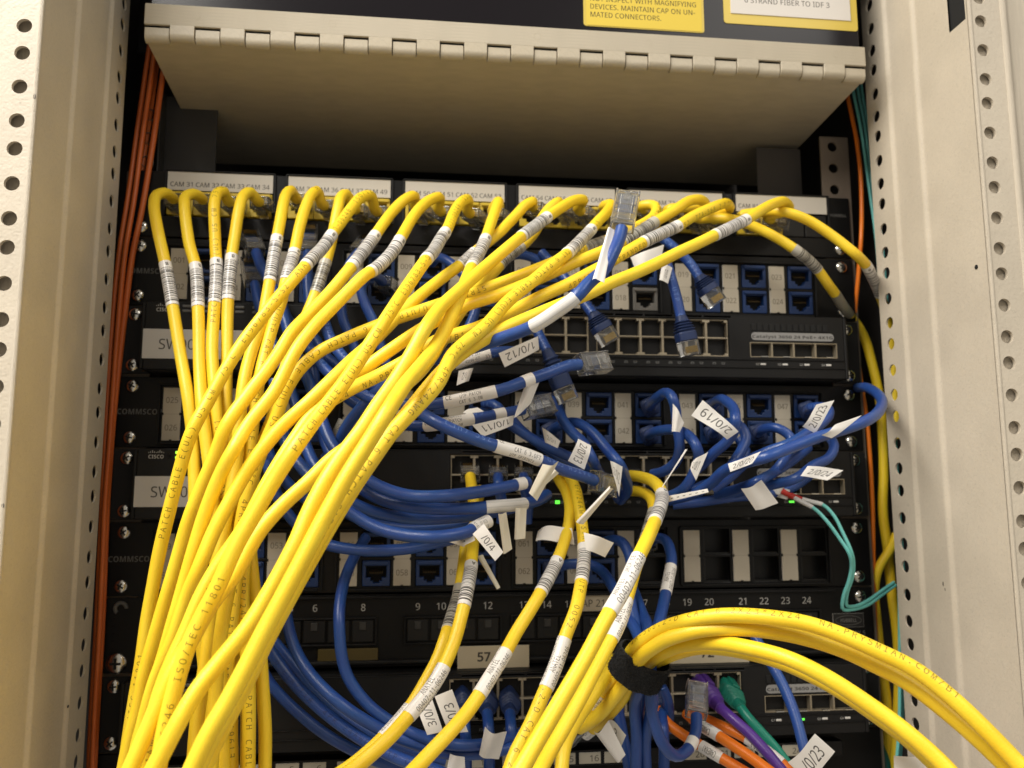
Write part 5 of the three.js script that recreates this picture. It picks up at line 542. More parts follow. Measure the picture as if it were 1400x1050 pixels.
  {label:'blue cable in the third clear plug of the second switch',col:'blue',r:0.0031,p:[[0.0057,-0.1964,0.034],[0.0048,-0.1984,0.041],[0.0043,-0.202,0.048],[0.0055,-0.2062,0.0453],[0.0071,-0.213,0.0427],[0.0066,-0.2237,0.04]],grp:'blue cables plugged into the second switch',st:{k:'clear'},ta:2},
  {label:'topmost glossy blue cable of the bundle crossing the second switch',col:'blue',r:0.0033,p:[[0.0028,-0.2007,0.075],[-0.007,-0.2028,0.0812],[-0.0168,-0.2049,0.0875],[-0.0318,-0.2073,0.0938],[-0.0474,-0.2089,0.1],[-0.0624,-0.2085,0.0983],[-0.0756,-0.2047,0.0967],[-0.0852,-0.1997,0.095],[-0.0941,-0.1921,0.0862],[-0.1039,-0.1815,0.0775],[-0.1109,-0.1668,0.0687],[-0.1183,-0.1474,0.06],[-0.1303,-0.1209,0.051],[-0.1371,-0.1018,0.042],[-0.1458,-0.0821,0.033],[-0.1537,-0.0686,0.024],[-0.1591,-0.0569,0.015]],grp:'blue cables in the bundle crossing the second switch',s:[[[0.001,-0.2011,0.0761],[-0.0012,-0.2015,0.0776],'blank',0]],en:{k:'clear'},ta:2},
  {label:'blue cable third down in the bundle crossing the second switch',col:'blue',r:0.0032,p:[[0.016,-0.2088,0.05],[0.0021,-0.213,0.0575],[-0.0133,-0.2167,0.065],[-0.0303,-0.219,0.0725],[-0.0505,-0.2204,0.08],[-0.068,-0.2195,0.08],[-0.0836,-0.216,0.08],[-0.0972,-0.209,0.08],[-0.109,-0.1973,0.08],[-0.1183,-0.183,0.0692],[-0.1249,-0.1639,0.0583],[-0.1344,-0.1374,0.0475],[-0.145,-0.1141,0.0367],[-0.1538,-0.0941,0.0258],[-0.1592,-0.077,0.015]],grp:'blue cables in the bundle crossing the second switch',en:{k:'clear'},ta:2},
  {label:'blue cable with a plain white sleeve near the cream flag',col:'blue',r:0.0032,p:[[0.0157,-0.2073,0.06],[0.0088,-0.2107,0.07],[-0.0008,-0.2127,0.08],[-0.0159,-0.2139,0.09],[-0.0315,-0.215,0.09],[-0.0469,-0.2153,0.09],[-0.0642,-0.2137,0.09],[-0.0798,-0.209,0.0825],[-0.0899,-0.203,0.075],[-0.1005,-0.1929,0.0675],[-0.1094,-0.1783,0.06],[-0.1148,-0.1588,0.051],[-0.1194,-0.132,0.042],[-0.1224,-0.104,0.033],[-0.1263,-0.0747,0.024],[-0.1274,-0.0559,0.015]],grp:'blue cables in the bundle crossing the second switch',s:[[[-0.0206,-0.2143,0.09],[-0.0003,-0.2123,0.0794],'white',0]],en:{k:'clear'},f:[['cream',[[-0.0061,-0.2147,0.09],[-0.0002,-0.2147,0.09],[-0.0008,-0.2309,0.088],[-0.0067,-0.2313,0.088]],0.002]],ta:2},
  {label:'lower blue cable of the bundle with the /0/4 tag at its end',col:'blue',r:0.0033,p:[[-0.0206,-0.2216,0.09],[-0.0272,-0.2245,0.095],[-0.0332,-0.2273,0.1],[-0.0485,-0.2293,0.105],[-0.0655,-0.2282,0.1013],[-0.0812,-0.2237,0.0975],[-0.0946,-0.2155,0.0938],[-0.106,-0.2061,0.09],[-0.1184,-0.1943,0.0825],[-0.1285,-0.1815,0.075],[-0.1348,-0.1649,0.0675],[-0.1385,-0.1436,0.06]],grp:'blue cables in the bundle crossing the second switch',s:[[[-0.019,-0.2208,0.09],[-0.0296,-0.2267,0.0974],'ce',0]],f:[['/0/4',[[-0.0254,-0.2226,0.115],[-0.0158,-0.2366,0.118],[-0.0199,-0.2409,0.118],[-0.0309,-0.2277,0.115]],0.002],['tag',[[-0.0437,-0.2317,0.09],[-0.0291,-0.2285,0.1],[-0.0283,-0.2315,0.1],[-0.034,-0.2348,0.1]],0.002],['cream',[[-0.016,-0.2177,0.095],[-0.0117,-0.217,0.095],[-0.0081,-0.2362,0.09],[-0.0128,-0.2388,0.09]],0.002]],ta:2},
  {label:'lowest blue cable of the bundle, dark, sagging over the third panel',col:'blue',r:0.0031,p:[[-0.0211,-0.2285,0.06],[-0.0337,-0.2311,0.0637],[-0.0472,-0.2337,0.0675],[-0.0596,-0.2362,0.0712],[-0.0764,-0.2374,0.075],[-0.0932,-0.2366,0.0725],[-0.1079,-0.2335,0.07],[-0.1192,-0.2265,0.0675],[-0.1287,-0.2167,0.065],[-0.1361,-0.2039,0.0625],[-0.141,-0.1886,0.06]],grp:'blue cables in the bundle crossing the second switch',f:[['cream',[[-0.0256,-0.2406,0.075],[-0.0224,-0.2399,0.075],[-0.0128,-0.2575,0.075],[-0.0148,-0.2586,0.075]],0.001]],ta:2},
  {label:'dark blue cable behind the bundle showing between the yellow cables',col:'blue',r:0.0032,p:[[-0.0283,-0.2234,0.045],[-0.0454,-0.2253,0.0487],[-0.0661,-0.226,0.0525],[-0.0865,-0.2217,0.0563],[-0.1025,-0.2128,0.06],[-0.1172,-0.1985,0.0567],[-0.1281,-0.1841,0.0533],[-0.1331,-0.1673,0.05]],grp:'blue cables in the bundle crossing the second switch',ta:2},
  {label:'blue cable emerging left of the yellow sweep beside the second switch',col:'blue',r:0.0032,p:[[-0.0991,-0.2189,0.05],[-0.1114,-0.2147,0.05],[-0.1237,-0.2069,0.05],[-0.1329,-0.1983,0.05],[-0.1397,-0.1881,0.05],[-0.1441,-0.1757,0.05]],grp:'blue cables in the bundle crossing the second switch',ta:2},
  {label:'blue cable hooking down from a clear plug at the 006 strip',col:'blue',r:0.003,p:[[-0.0809,-0.0726,0.012],[-0.0854,-0.0733,0.0285],[-0.0898,-0.0792,0.045],[-0.0922,-0.0862,0.0458],[-0.0899,-0.0952,0.0467],[-0.0845,-0.1067,0.0475],[-0.0804,-0.1194,0.0483],[-0.0759,-0.1325,0.0492],[-0.0716,-0.1412,0.05]],grp:'blue cables plugged into the first patch panel',st:{k:'clear'},ta:2},
  {label:'blue cable dropping beside the third column of the first panel',col:'blue',r:0.003,p:[[-0.0964,-0.054,0.012],[-0.1011,-0.0639,0.0213],[-0.1037,-0.0781,0.0307],[-0.104,-0.094,0.04],[-0.1023,-0.1053,0.0413],[-0.0986,-0.1134,0.0425],[-0.0932,-0.1276,0.0437],[-0.0887,-0.1364,0.045]],grp:'blue cables plugged into the first patch panel',st:{k:'clear'},ta:2},
  {label:'blue cable running right under the yellow sweep toward strip 018',col:'blue',r:0.003,p:[[-0.0039,-0.0568,0.02],[0.0061,-0.0553,0.0225],[0.0189,-0.0604,0.025],[0.0324,-0.0711,0.0275],[0.0388,-0.0811,0.03]],grp:'blue cables plugged into the first patch panel',ta:2},
  {label:'blue cable bending under the yellow cables by the 009 strip',col:'blue',r:0.003,p:[[-0.0501,-0.0597,0.012],[-0.0458,-0.0584,0.021],[-0.037,-0.0654,0.03],[-0.0281,-0.0768,0.0337],[-0.0239,-0.0937,0.0375],[-0.0285,-0.1082,0.0413],[-0.0331,-0.1223,0.045]],grp:'blue cables plugged into the first patch panel',ta:2},
  {label:'dark blue cable showing between yellow cables beside the U/UTP print',col:'blue',r:0.003,p:[[-0.1413,-0.088,0.03],[-0.1357,-0.1029,0.0329],[-0.1274,-0.1113,0.0357],[-0.1194,-0.1148,0.0386],[-0.1133,-0.1249,0.0414],[-0.1049,-0.1322,0.0443],[-0.0927,-0.1411,0.0471],[-0.0756,-0.1498,0.05]],grp:'blue cables plugged into the first patch panel',ta:2},
  {label:'blue cable with a printed wrap peeking out right of the sweep at 1/2 tag',col:'blue',r:0.003,p:[[-0.0462,-0.1343,0.05],[-0.0334,-0.13,0.0513],[-0.0206,-0.1256,0.0525],[-0.0078,-0.1234,0.0537],[0.0029,-0.1243,0.055]],grp:'blue cables plugged into the first patch panel',s:[[[-0.0368,-0.1322,0.0509],[-0.0155,-0.1248,0.053],'ce',0]],f:[['12',[[-0.03,-0.1439,0.07],[-0.0369,-0.1465,0.07],[-0.0358,-0.1382,0.07],[-0.0275,-0.1364,0.07]],0.002]],ta:1},
  {label:'grey-sleeved blue cable stub in the gap left of the bundle',col:'blue',r:0.003,p:[[-0.1003,-0.1649,0.05],[-0.1031,-0.1712,0.05],[-0.1061,-0.1805,0.05],[-0.1121,-0.1888,0.05]],grp:'blue cables plugged into the first patch panel',s:[[[-0.0999,-0.1641,0.05],[-0.105,-0.1771,0.05],'grey',0]],ta:1},
  {label:'small blue cable curl below the printed CE sleeve',col:'blue',r:0.003,p:[[-0.0186,-0.1531,0.04],[-0.0147,-0.1537,0.045],[-0.01,-0.1577,0.05],[-0.0107,-0.161,0.04],[-0.0151,-0.1591,0.03]],grp:'blue cables plugged into the first patch panel',ta:1},
  {label:'blue cable hanging in a tall loop past number 8',col:'blue',r:0.0031,p:[[-0.0875,-0.2318,0.03],[-0.0937,-0.2429,0.0433],[-0.0981,-0.2568,0.0567],[-0.0987,-0.2747,0.07],[-0.0951,-0.3001,0.07],[-0.0852,-0.3153,0.07],[-0.0712,-0.3265,0.07],[-0.0518,-0.3356,0.07],[-0.0324,-0.34,0.07],[-0.0057,-0.3404,0.0567],[0.0118,-0.3347,0.0433],[0.0203,-0.3277,0.03]],grp:'blue cables sagging across the bottom left',f:[['/0/3',[[-0.0405,-0.3301,0.085],[-0.0482,-0.3114,0.085],[-0.0392,-0.308,0.085],[-0.0307,-0.3294,0.085]],0.002],['3/0/1',[[-0.0517,-0.3317,0.08],[-0.059,-0.3146,0.075],[-0.0502,-0.3119,0.075],[-0.0433,-0.3302,0.08]],0.002]],ta:2},
  {label:'blue cable second of the sagging arcs, glossy, left of number 6',col:'blue',r:0.0032,p:[[-0.1333,-0.2537,0.04],[-0.1299,-0.2701,0.0487],[-0.124,-0.2874,0.0575],[-0.1141,-0.3014,0.0663],[-0.0962,-0.3162,0.075],[-0.0772,-0.3292,0.072],[-0.0579,-0.3386,0.069],[-0.0411,-0.3448,0.066],[-0.0212,-0.3463,0.063],[-0.0049,-0.3446,0.06]],grp:'blue cables sagging across the bottom left',f:[['blank',[[-0.0211,-0.3295,0.075],[-0.0094,-0.3324,0.075],[-0.0132,-0.347,0.07],[-0.0238,-0.3444,0.07]],0.005]],ta:2},
  {label:'printed blue cable lowest bright arc at the bottom left',col:'blue',r:0.0033,p:[[-0.1428,-0.2803,0.05],[-0.1374,-0.2898,0.055],[-0.1234,-0.3065,0.06],[-0.106,-0.3217,0.065],[-0.0863,-0.3345,0.07],[-0.067,-0.3437,0.075],[-0.0455,-0.35,0.08],[-0.0306,-0.3563,0.085],[0.0134,-0.3749,0.0998],[0.0398,-0.4401,0.0936]],grp:'blue cables sagging across the bottom left',tx:1},
  {label:'dark blue cable underneath the lowest arc at the bottom left',col:'blue',r:0.0031,p:[[-0.1435,-0.3043,0.035],[-0.1373,-0.3131,0.0375],[-0.1225,-0.3271,0.04],[-0.1048,-0.3399,0.0425],[-0.0845,-0.3504,0.045],[-0.0663,-0.3572,0.0475],[-0.0442,-0.3661,0.05],[0.0019,-0.3847,0.0552],[0.0296,-0.4498,0.0433]],grp:'blue cables sagging across the bottom left',f:[['blank',[[-0.0393,-0.3438,0.07],[-0.0315,-0.3459,0.07],[-0.0311,-0.3537,0.07],[-0.0412,-0.3534,0.07]],0.002]],ta:2},
  {label:'blue cable tucked between the sagging arcs',col:'blue',r:0.0031,p:[[-0.1436,-0.2789,0.03],[-0.1389,-0.2876,0.0321],[-0.1268,-0.3016,0.0343],[-0.114,-0.3167,0.0364],[-0.0973,-0.3305,0.0386],[-0.0788,-0.3416,0.0407],[-0.0604,-0.3494,0.0429],[-0.0401,-0.3542,0.045]],grp:'blue cables sagging across the bottom left',ta:2},
  {label:'blue cable dropping into the strap from beside strip 064',col:'blue',r:0.0031,p:[[0.0556,-0.2382,0.016],[0.0584,-0.2347,0.028],[0.0621,-0.2356,0.05],[0.064,-0.2444,0.0587],[0.0615,-0.2539,0.0675],[0.059,-0.2651,0.0763],[0.059,-0.2757,0.085],[0.0589,-0.2855,0.0965],[0.057,-0.2964,0.108],[0.0586,-0.3115,0.0953],[0.0599,-0.3291,0.0827],[0.0641,-0.3644,0.07],[0.0697,-0.4112,0.0532],[0.073,-0.4932,0.0281]],grp:'blue cables gathered by the black strap',st:{k:'boot',tip:[0.0603,-0.2402,-0.008]},ta:2},
  {label:'bright blue cable running diagonally into the top of the strap',col:'blue',r:0.0031,p:[[0.0251,-0.253,0.016],[0.0317,-0.2487,0.03],[0.0445,-0.2484,0.0375],[0.0498,-0.2513,0.045],[0.0527,-0.2595,0.0617],[0.0559,-0.2718,0.0785],[0.0577,-0.2811,0.0953],[0.0576,-0.2921,0.112],[0.0599,-0.3054,0.108],[0.0621,-0.3206,0.104],[0.0686,-0.3354,0.1],[0.0777,-0.343,0.0925],[0.0869,-0.3413,0.085],[0.0932,-0.3351,0.0775],[0.0964,-0.3285,0.07]],grp:'blue cables gathered by the black strap',s:[[[0.0874,-0.341,0.0846],[0.0899,-0.3391,0.0821],'blank',0]],st:{k:'boot',tip:[0.028,-0.2552,-0.008]},en:{k:'clearin'},ta:2},
  {label:'blue cable beside the bright one entering the strap from number 17',col:'blue',r:0.0031,p:[[0.0668,-0.2561,0.04],[0.0662,-0.2637,0.0583],[0.0653,-0.2722,0.0767],[0.0634,-0.2783,0.095],[0.0605,-0.2903,0.1015],[0.0569,-0.3017,0.108],[0.0549,-0.3147,0.097],[0.0581,-0.3356,0.086],[0.0596,-0.3627,0.075],[0.0622,-0.409,0.0562],[0.0637,-0.4907,0.03]],grp:'blue cables gathered by the black strap',ta:2},
  {label:'blue cable with a white sleeve bending into the strap beside the blank strips',col:'blue',r:0.0031,p:[[0.088,-0.2374,0.01],[0.0876,-0.2335,0.03],[0.0884,-0.235,0.05],[0.0878,-0.2433,0.06],[0.0827,-0.2548,0.07],[0.0769,-0.2661,0.08],[0.0697,-0.2755,0.094],[0.0623,-0.2856,0.108],[0.0593,-0.2975,0.112],[0.064,-0.3147,0.098],[0.0634,-0.3363,0.084],[0.0673,-0.3645,0.07],[0.0734,-0.4089,0.0479],[0.0771,-0.4896,0.0197]],grp:'blue cables gathered by the black strap',s:[[[0.0866,-0.2476,0.0636],[0.0793,-0.2607,0.0752],'tia2',0]],st:{k:'clear'},ta:2},
  {label:'dark blue cable hanging from the strap behind the loop',col:'blue',r:0.0031,p:[[0.0571,-0.3127,0.06],[0.0554,-0.3249,0.0575],[0.0578,-0.3393,0.055],[0.0614,-0.3558,0.0525],[0.0634,-0.3703,0.05],[0.0701,-0.4191,0.0416],[0.0742,-0.5024,0.0215]],grp:'blue cables gathered by the black strap',ta:2},
  {label:'blue cable slanting under the arched yellow cables to the /0/23 tag',col:'blue',r:0.003,p:[[0.1398,-0.2898,0.05],[0.1424,-0.2984,0.0567],[0.1441,-0.3042,0.0633],[0.148,-0.3159,0.07],[0.1504,-0.3286,0.0767],[0.1512,-0.3423,0.0833],[0.1514,-0.3563,0.09],[0.152,-0.4014,0.1116],[0.1524,-0.4825,0.1095]],grp:'blue cables gathered by the black strap',f:[['/0/23',[[0.1284,-0.342,0.115],[0.1434,-0.3287,0.115],[0.1534,-0.3376,0.115],[0.1386,-0.3522,0.115]],0.002]],ta:2},
  {label:'short blue cable between strap loop and clear plug',col:'blue',r:0.003,p:[[0.0831,-0.3172,0.05],[0.0869,-0.3241,0.0467],[0.0889,-0.333,0.0433],[0.0883,-0.3439,0.04]],grp:'blue cables gathered by the black strap',ta:2},
  {label:'orange cable leftmost of three, white CAMERA sleeve over the 19 sticker',col:'orange',r:0.003,p:[[0.0834,-0.3315,0.04],[0.0858,-0.3369,0.049],[0.0927,-0.3417,0.058],[0.1001,-0.3455,0.067],[0.1092,-0.3504,0.076],[0.1218,-0.3573,0.085],[0.159,-0.3777,0.1115],[0.1813,-0.4439,0.1125]],grp:'orange camera cables at the bottom right',s:[[[0.0994,-0.3443,0.0656],[0.1078,-0.3493,0.0744],'camera',0]],ta:1},
  {label:'orange cable middle of three with a CAMERA sleeve at its upper end',col:'orange',r:0.003,p:[[0.0985,-0.3329,0.045],[0.1021,-0.3365,0.056],[0.1067,-0.3388,0.067],[0.1129,-0.3424,0.078],[0.1206,-0.3473,0.089],[0.1278,-0.3525,0.1],[0.1533,-0.3709,0.1389],[0.1685,-0.4359,0.1472]],grp:'orange camera cables at the bottom right',s:[[[0.1017,-0.3361,0.0546],[0.1083,-0.3403,0.0704],'camera',0]],ta:1},
  {label:'orange cable uppermost of three with a CAMERA sleeve beside the purple cable',col:'orange',r:0.003,p:[[0.1063,-0.3364,0.03],[0.1119,-0.3377,0.04],[0.1192,-0.3401,0.05],[0.129,-0.3444,0.06],[0.1387,-0.3507,0.07],[0.1485,-0.3598,0.08],[0.1778,-0.387,0.1099],[0.1954,-0.4574,0.1129]],grp:'orange camera cables at the bottom right',s:[[[0.1284,-0.3441,0.0594],[0.142,-0.3531,0.0729],'camera',0]],ta:1},
  {label:'purple booted patch cable plugged into the third switch',col:'purple',r:0.003,p:[[0.1174,-0.3295,0.05],[0.121,-0.3332,0.0575],[0.1293,-0.3412,0.065],[0.1356,-0.3492,0.0725],[0.1423,-0.3588,0.08],[0.1664,-0.3933,0.107],[0.1809,-0.468,0.1082]],st:{k:'boot',tip:[0.1178,-0.32,0.004]},ta:2},
  {label:'green booted patch cable beside the purple one on the third switch',col:'green',r:0.0028,p:[[0.1335,-0.3321,0.04],[0.1354,-0.336,0.045],[0.141,-0.3432,0.05],[0.1473,-0.351,0.055],[0.1553,-0.363,0.06],[0.1815,-0.4023,0.0764],[0.1972,-0.4799,0.0712]],st:{k:'boot',tip:[0.1354,-0.3226,0.004]},ta:2},
  {label:'leftmost orange fibre jumper running down the left gap',col:'rust',r:0.0016,p:[[-0.234,0.0853,0.0],[-0.2352,0.0681,0.0008],[-0.2384,0.0227,0.0016],[-0.2415,-0.0224,0.0024],[-0.2442,-0.0561,0.0032],[-0.2456,-0.1097,0.004],[-0.2451,-0.1728,0.0048],[-0.2444,-0.2165,0.0056],[-0.243,-0.2842,0.0064],[-0.2425,-0.3413,0.0072],[-0.2416,-0.371,0.008]],grp:'orange fibre jumpers down the left gap',name:'fibre_jumper',cat:'fibre cable',ta:2},
  {label:'second orange fibre jumper from the left in the left gap',col:'rust',r:0.0016,p:[[-0.2302,0.0845,0.002],[-0.2309,0.0663,0.0029],[-0.2341,0.021,0.0038],[-0.2371,-0.0255,0.0047],[-0.2399,-0.0567,0.0056],[-0.2414,-0.1101,0.0065],[-0.2417,-0.173,0.0074],[-0.2418,-0.2165,0.0083],[-0.2404,-0.2839,0.0092],[-0.2399,-0.3407,0.0101],[-0.239,-0.3702,0.011]],grp:'orange fibre jumpers down the left gap',name:'fibre_jumper',cat:'fibre cable',ta:2},
  {label:'orange fibre jumper nearest the gear ears on the left',col:'rust',r:0.0018,p:[[-0.2233,0.0748,0.002],[-0.2252,0.0508,0.0024],[-0.2287,0.007,0.0028],[-0.2324,-0.0296,0.0032],[-0.2361,-0.0583,0.0036],[-0.239,-0.105,0.004],[-0.2412,-0.1549,0.0044],[-0.2418,-0.2078,0.0048],[-0.2405,-0.2844,0.0052],[-0.2402,-0.3417,0.0056],[-0.2398,-0.3717,0.006]],grp:'orange fibre jumpers down the left gap',name:'fibre_jumper',cat:'fibre cable',ta:2},
  {label:'thin orange fibre jumper behind the others in the left gap',col:'rust',r:0.0014,p:[[-0.2302,0.0786,-0.006],[-0.2314,0.0604,-0.0053],[-0.2345,0.0172,-0.0047],[-0.2379,-0.0249,-0.004],[-0.2413,-0.0564,-0.0033],[-0.2433,-0.1037,-0.0027],[-0.2445,-0.1543,-0.002],[-0.2446,-0.2078,-0.0013],[-0.2428,-0.2851,-0.0007],[-0.2424,-0.343,0.0]],grp:'orange fibre jumpers down the left gap',name:'fibre_jumper',cat:'fibre cable',ta:2},
  {label:'orange fibre jumper dropping behind the right-hand switch ears',col:'orange',r:0.0015,p:[[0.249,0.0927,-0.01],[0.2491,0.0754,-0.0068],[0.2513,0.0474,-0.0036],[0.2512,0.0205,-0.0004],[0.2486,-0.0113,0.0028],[0.2451,-0.032,0.006],[0.244,-0.0582,0.001],[0.2431,-0.0814,-0.004],[0.2429,-0.106,-0.0045],[0.2449,-0.1304,-0.005],[0.2475,-0.1525,-0.0055],[0.2488,-0.1854,-0.006],[0.2486,-0.2184,-0.0065],[0.2473,-0.2509,-0.007],[0.2461,-0.2905,-0.0075],[0.2439,-0.3603,-0.008]],grp:'right hand fibre',name:'fibre_jumper',cat:'fibre cable',ta:2},
  {label:'aqua fibre jumper nearest the orange one at upper right',col:'aqua',r:0.0011,p:[[0.2503,0.0925,-0.004],[0.2518,0.0772,-0.0033],[0.255,0.0527,-0.0027],[0.257,0.0214,-0.002],[0.2591,-0.0095,-0.0013],[0.2601,-0.031,-0.0007],[0.2604,-0.0782,0.0],[0.2604,-0.1294,0.0007],[0.2599,-0.2087,0.0013],[0.2592,-0.2661,0.002],[0.2561,-0.3126,0.0027],[0.2521,-0.3579,0.0033],[0.246,-0.3909,0.004]],grp:'right hand fibre',name:'fibre_jumper',cat:'fibre cable',ta:2},
  {label:'middle aqua fibre jumper at upper right',col:'aqua',r:0.0011,p:[[0.2554,0.0939,-0.006],[0.2565,0.0784,-0.0053],[0.2592,0.0538,-0.0047],[0.2605,0.0223,-0.004],[0.2622,-0.0087,-0.0033],[0.2635,-0.0302,-0.0027],[0.2638,-0.0777,-0.002],[0.2638,-0.1291,-0.0013],[0.2629,-0.2087,-0.0007],[0.2622,-0.2663,0.0],[0.2583,-0.313,0.0007],[0.2543,-0.3584,0.0013],[0.2485,-0.3916,0.002]],grp:'right hand fibre',name:'fibre_jumper',cat:'fibre cable',ta:2},
  {label:'aqua fibre jumper against the right upright',col:'aqua',r:0.0011,p:[[0.2599,0.0951,-0.008],[0.2606,0.0796,-0.0073],[0.263,0.0549,-0.0067],[0.2637,0.0232,-0.006],[0.265,-0.0079,-0.0053],[0.2666,-0.0295,-0.0047],[0.2669,-0.0771,-0.004],[0.2668,-0.1288,-0.0033],[0.2656,-0.2087,-0.0027],[0.2649,-0.2665,-0.002],[0.2604,-0.3134,-0.0013],[0.2564,-0.359,-0.0007],[0.2508,-0.3922,0.0]],grp:'right hand fibre',name:'fibre_jumper',cat:'fibre cable',ta:2},
  {label:'upper aqua fibre with red and white boot looping beside the blank strips',col:'aqua',r:0.0011,p:[[0.1819,-0.2098,0.03],[0.1871,-0.2117,0.033],[0.1927,-0.2135,0.036],[0.198,-0.2202,0.039],[0.2016,-0.2304,0.042],[0.2046,-0.2409,0.045],[0.2086,-0.2491,0.04],[0.2097,-0.2583,0.035],[0.2085,-0.2675,0.03],[0.2101,-0.2756,0.025],[0.2175,-0.2772,0.02],[0.23,-0.2749,0.0133],[0.2441,-0.2693,0.0067],[0.2569,-0.2644,0.0]],grp:'aqua fibre pair from the second switch',name:'fibre_jumper',cat:'fibre cable',s:[[[0.1819,-0.2098,0.03],[0.1924,-0.2135,0.0358],'white',0]],st:{k:'bootred'},ta:2},
  {label:'lower aqua fibre with red and white boot looping beside the blank strips',col:'aqua',r:0.0011,p:[[0.1767,-0.2089,0.03],[0.1821,-0.2126,0.0334],[0.1865,-0.2157,0.0368],[0.1925,-0.2233,0.0402],[0.1982,-0.2334,0.0436],[0.2025,-0.2429,0.047],[0.2062,-0.2512,0.0416],[0.2066,-0.2603,0.0362],[0.2055,-0.2696,0.0308],[0.2073,-0.2778,0.0254],[0.2164,-0.279,0.02],[0.2304,-0.2772,0.0133],[0.2445,-0.2716,0.0067],[0.2578,-0.2663,0.0]],grp:'aqua fibre pair from the second switch',name:'fibre_jumper',cat:'fibre cable',s:[[[0.177,-0.2094,0.0303],[0.1862,-0.2153,0.0365],'white',0]],st:{k:'bootred'},ta:2},
  {label:'dark green cable stub low in the right gap',col:'darkgreen',r:0.0028,p:[[0.2478,-0.3633,-0.02],[0.2491,-0.3709,-0.0167],[0.2503,-0.3779,-0.0133],[0.2502,-0.3884,-0.01]],grp:'right hand fibre',name:'fibre_jumper',cat:'fibre cable',ta:2},
];
for (const c of CABLES) {
  const t = thing(c.name ?? 'patch_cable', c.label, c.cat ?? 'cable', c.grp), f = frames(c.p.map((p) => V(...p)), c.r);
  const m = JACKET[c.col][(c.tx ?? 0) % JACKET[c.col].length], mid = Math.floor(f.n * 0.45), turn = faceTurn(f, mid) + (c.ta ?? 0), k = c.flip ? -1 : 1, shift = c.sh ?? (f.len * 37.7) % 1;
  part('jacket', tube(f, c.r, 0, f.n, 16, (i, v) => [k * (i / f.n * f.len / 0.33) + shift, k > 0 ? 1 - v : v], turn, true, 0.02), m, t);
  for (const [a, b, key, ang] of c.s ?? []) {
    let i0 = nearest(f, V(...a)), i1 = nearest(f, V(...b)); if (i0 > i1) [i0, i1] = [i1, i0]; if (i1 - i0 < 2) i1 = Math.min(f.n, i0 + 2);
    const cl = cells[key] ?? blankPaper, tn = faceTurn(f, (i0 + i1) >> 1) + (ang || (rnd() - 0.5) * 0.6), rev = key.startsWith('tia') || key.startsWith('c');
    part('printed_sleeve', tube(f, c.r + 0.00028, i0, i1, 20, (i, v) => { const u = (i - i0) / (i1 - i0), uu = rev ? 1 - u : u, vv = rev ? v : 1 - v; return [cl[0] + (cl[2] - cl[0]) * uu, cl[1] + (cl[3] - cl[1]) * vv]; }, tn), M.sleeve, t);
  }
  for (const [spec, i, sgn] of [[c.st, 0, -1], [c.en, f.n, 1]]) {
    if (!spec) continue;
    const at = f.P[i], axis = f.T[i].clone().multiplyScalar(sgn);
    if (spec.k === 'boot') {
      const tip = V(...spec.tip), dir = tip.clone().sub(at), L = dir.length(), ax = dir.normalize(), bl = Math.max(0.012, L - 0.0085), g = new THREE.Group(); g.name = 'plug'; t.add(g); placeAlong(g, at.clone().addScaledVector(ax, -0.001), ax, V(0.15, 0.1, 1));
      part('boot', bootGeometry(c.r, bl), c.col === 'purple' ? M.bootPurple : c.col === 'green' ? M.bootGreen : M.bootBlue, g);
      if (c.col !== 'blue') part('hood', rbox(0.0052, 0.0022, bl * 0.42, 0.0008, 0, 0.0052, bl * 0.84), c.col === 'purple' ? M.bootPurple : M.bootGreen, g);
      part('plug_tip', rbox(0.0116, 0.0068, 0.0090, 0.0004, 0, 0, bl + 0.0045), M.clear, g); part('contacts', plugContacts, M.gold, g, 0, 0.0003, bl - 0.0130);
    } else if (spec.k === 'bootred') { const g = new THREE.Group(); g.name = 'connector'; t.add(g); placeAlong(g, at, axis, V(0, 1, 0.2)); part('red_boot', new THREE.CylinderGeometry(0.0020, 0.0014, 0.009, 12).rotateX(Math.PI / 2).translate(0, 0, 0.004), M.red, g); part('ferrule_body', rbox(0.0045, 0.006, 0.012, 0.0006, 0, 0, 0.0140), M.white, g); }
    else plug(t, at, axis, c.col, spec.k !== 'clear');
  }
  for (const [key, corners, bulge] of c.f ?? []) flag(t, corners, key, bulge);
}

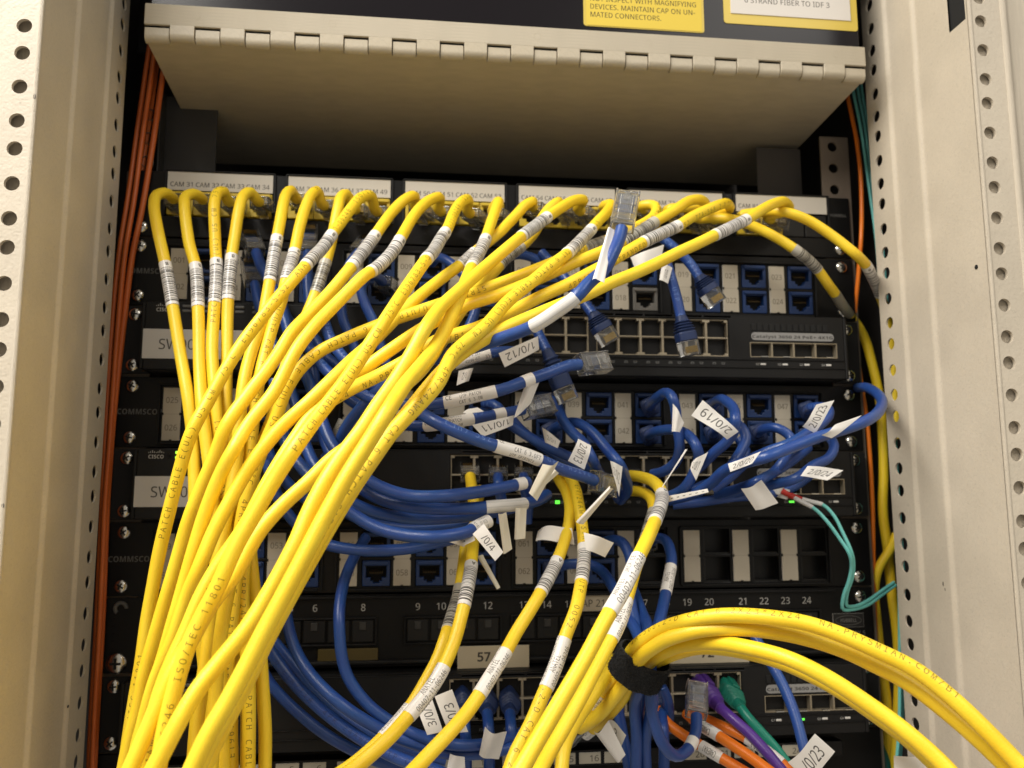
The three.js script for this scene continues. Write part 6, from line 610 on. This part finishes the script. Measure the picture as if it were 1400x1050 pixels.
// ------------------------------------------------------------------ the black strap round the bundle
{
  const t = thing('hook_and_loop_strap', 'fuzzy black hook and loop strap gathering yellow and blue cables', 'strap', null, V(0.0537, -0.2945, 0.112));
  const axis = V(0.36, 0.84, 0.42).normalize(), x = V(0.92, -0.39, 0).addScaledVector(axis, -V(0.92, -0.39, 0).dot(axis)).normalize(), y = axis.clone().cross(x);
  const NU = 220, NV = 40, pos = [], idx = [], W = 0.0150;
  const P = (u, v) => { const a = u / NU * Math.PI * 2, b = v / NV, rx = 0.0138, ry = 0.0118, edge = Math.min(b, 1 - b) * W, th = edge < 0.0008 ? -0.0008 + edge : 0, nz = 0.0008 * noise.noise(u * 0.7, v * 0.7, 3.1) + 0.0006 * noise.noise(u * 2.3, v * 2.3, 9.4), r = 1 + (th + nz) / rx; const w = 0.0006 * noise.noise(u * 0.06, b < 0.5 ? 0 : 5, 2); return V(0, 0, 0).addScaledVector(x, Math.cos(a) * rx * r).addScaledVector(y, Math.sin(a) * ry * r).addScaledVector(axis, (b - 0.5) * W + w); };
  for (let u = 0; u <= NU; u++) for (let v = 0; v <= NV; v++) { const p = P(u % NU, v); pos.push(p.x, p.y, p.z); }
  for (let u = 0; u < NU; u++) for (let v = 0; v < NV; v++) { const a = u * (NV + 1) + v, b = a + NV + 1; idx.push(a, b, a + 1, a + 1, b, b + 1); }
  const g = new THREE.BufferGeometry(); g.setAttribute('position', new THREE.Float32BufferAttribute(pos, 3)); g.setIndex(idx); g.computeVertexNormals();
  const black = mat({ color: lin(0.012, 0.012, 0.012), roughness: 0.9, sheen: 0.35, sheenRoughness: 0.6, sheenColor: lin(0.3, 0.3, 0.3) });
  part('band', g, black, t);
  const loops = [];
  for (let i = 0; i < 2600; i++) { const u = rnd() * NU, v = 1 + rnd() * (NV - 2), p = P(u, v), out = p.clone().addScaledVector(axis, -p.dot(axis)).normalize(), q = V(rnd() - 0.5, rnd() - 0.5, rnd() - 0.5).multiplyScalar(0.0012); const lg = new THREE.TorusGeometry(0.00035 + rnd() * 0.0003, 0.00009, 3, 5, 4).rotateX(rnd() * 6).rotateY(rnd() * 6).translate(p.x + out.x * 0.0002 + q.x * 0.2, p.y + out.y * 0.0002 + q.y * 0.2, p.z + out.z * 0.0002 + q.z * 0.2); loops.push(lg); }
  const fz = part('fuzz', merge(loops), black, t); fz.userData.kind = 'stuff';
}

renderer.render(scene, camera);
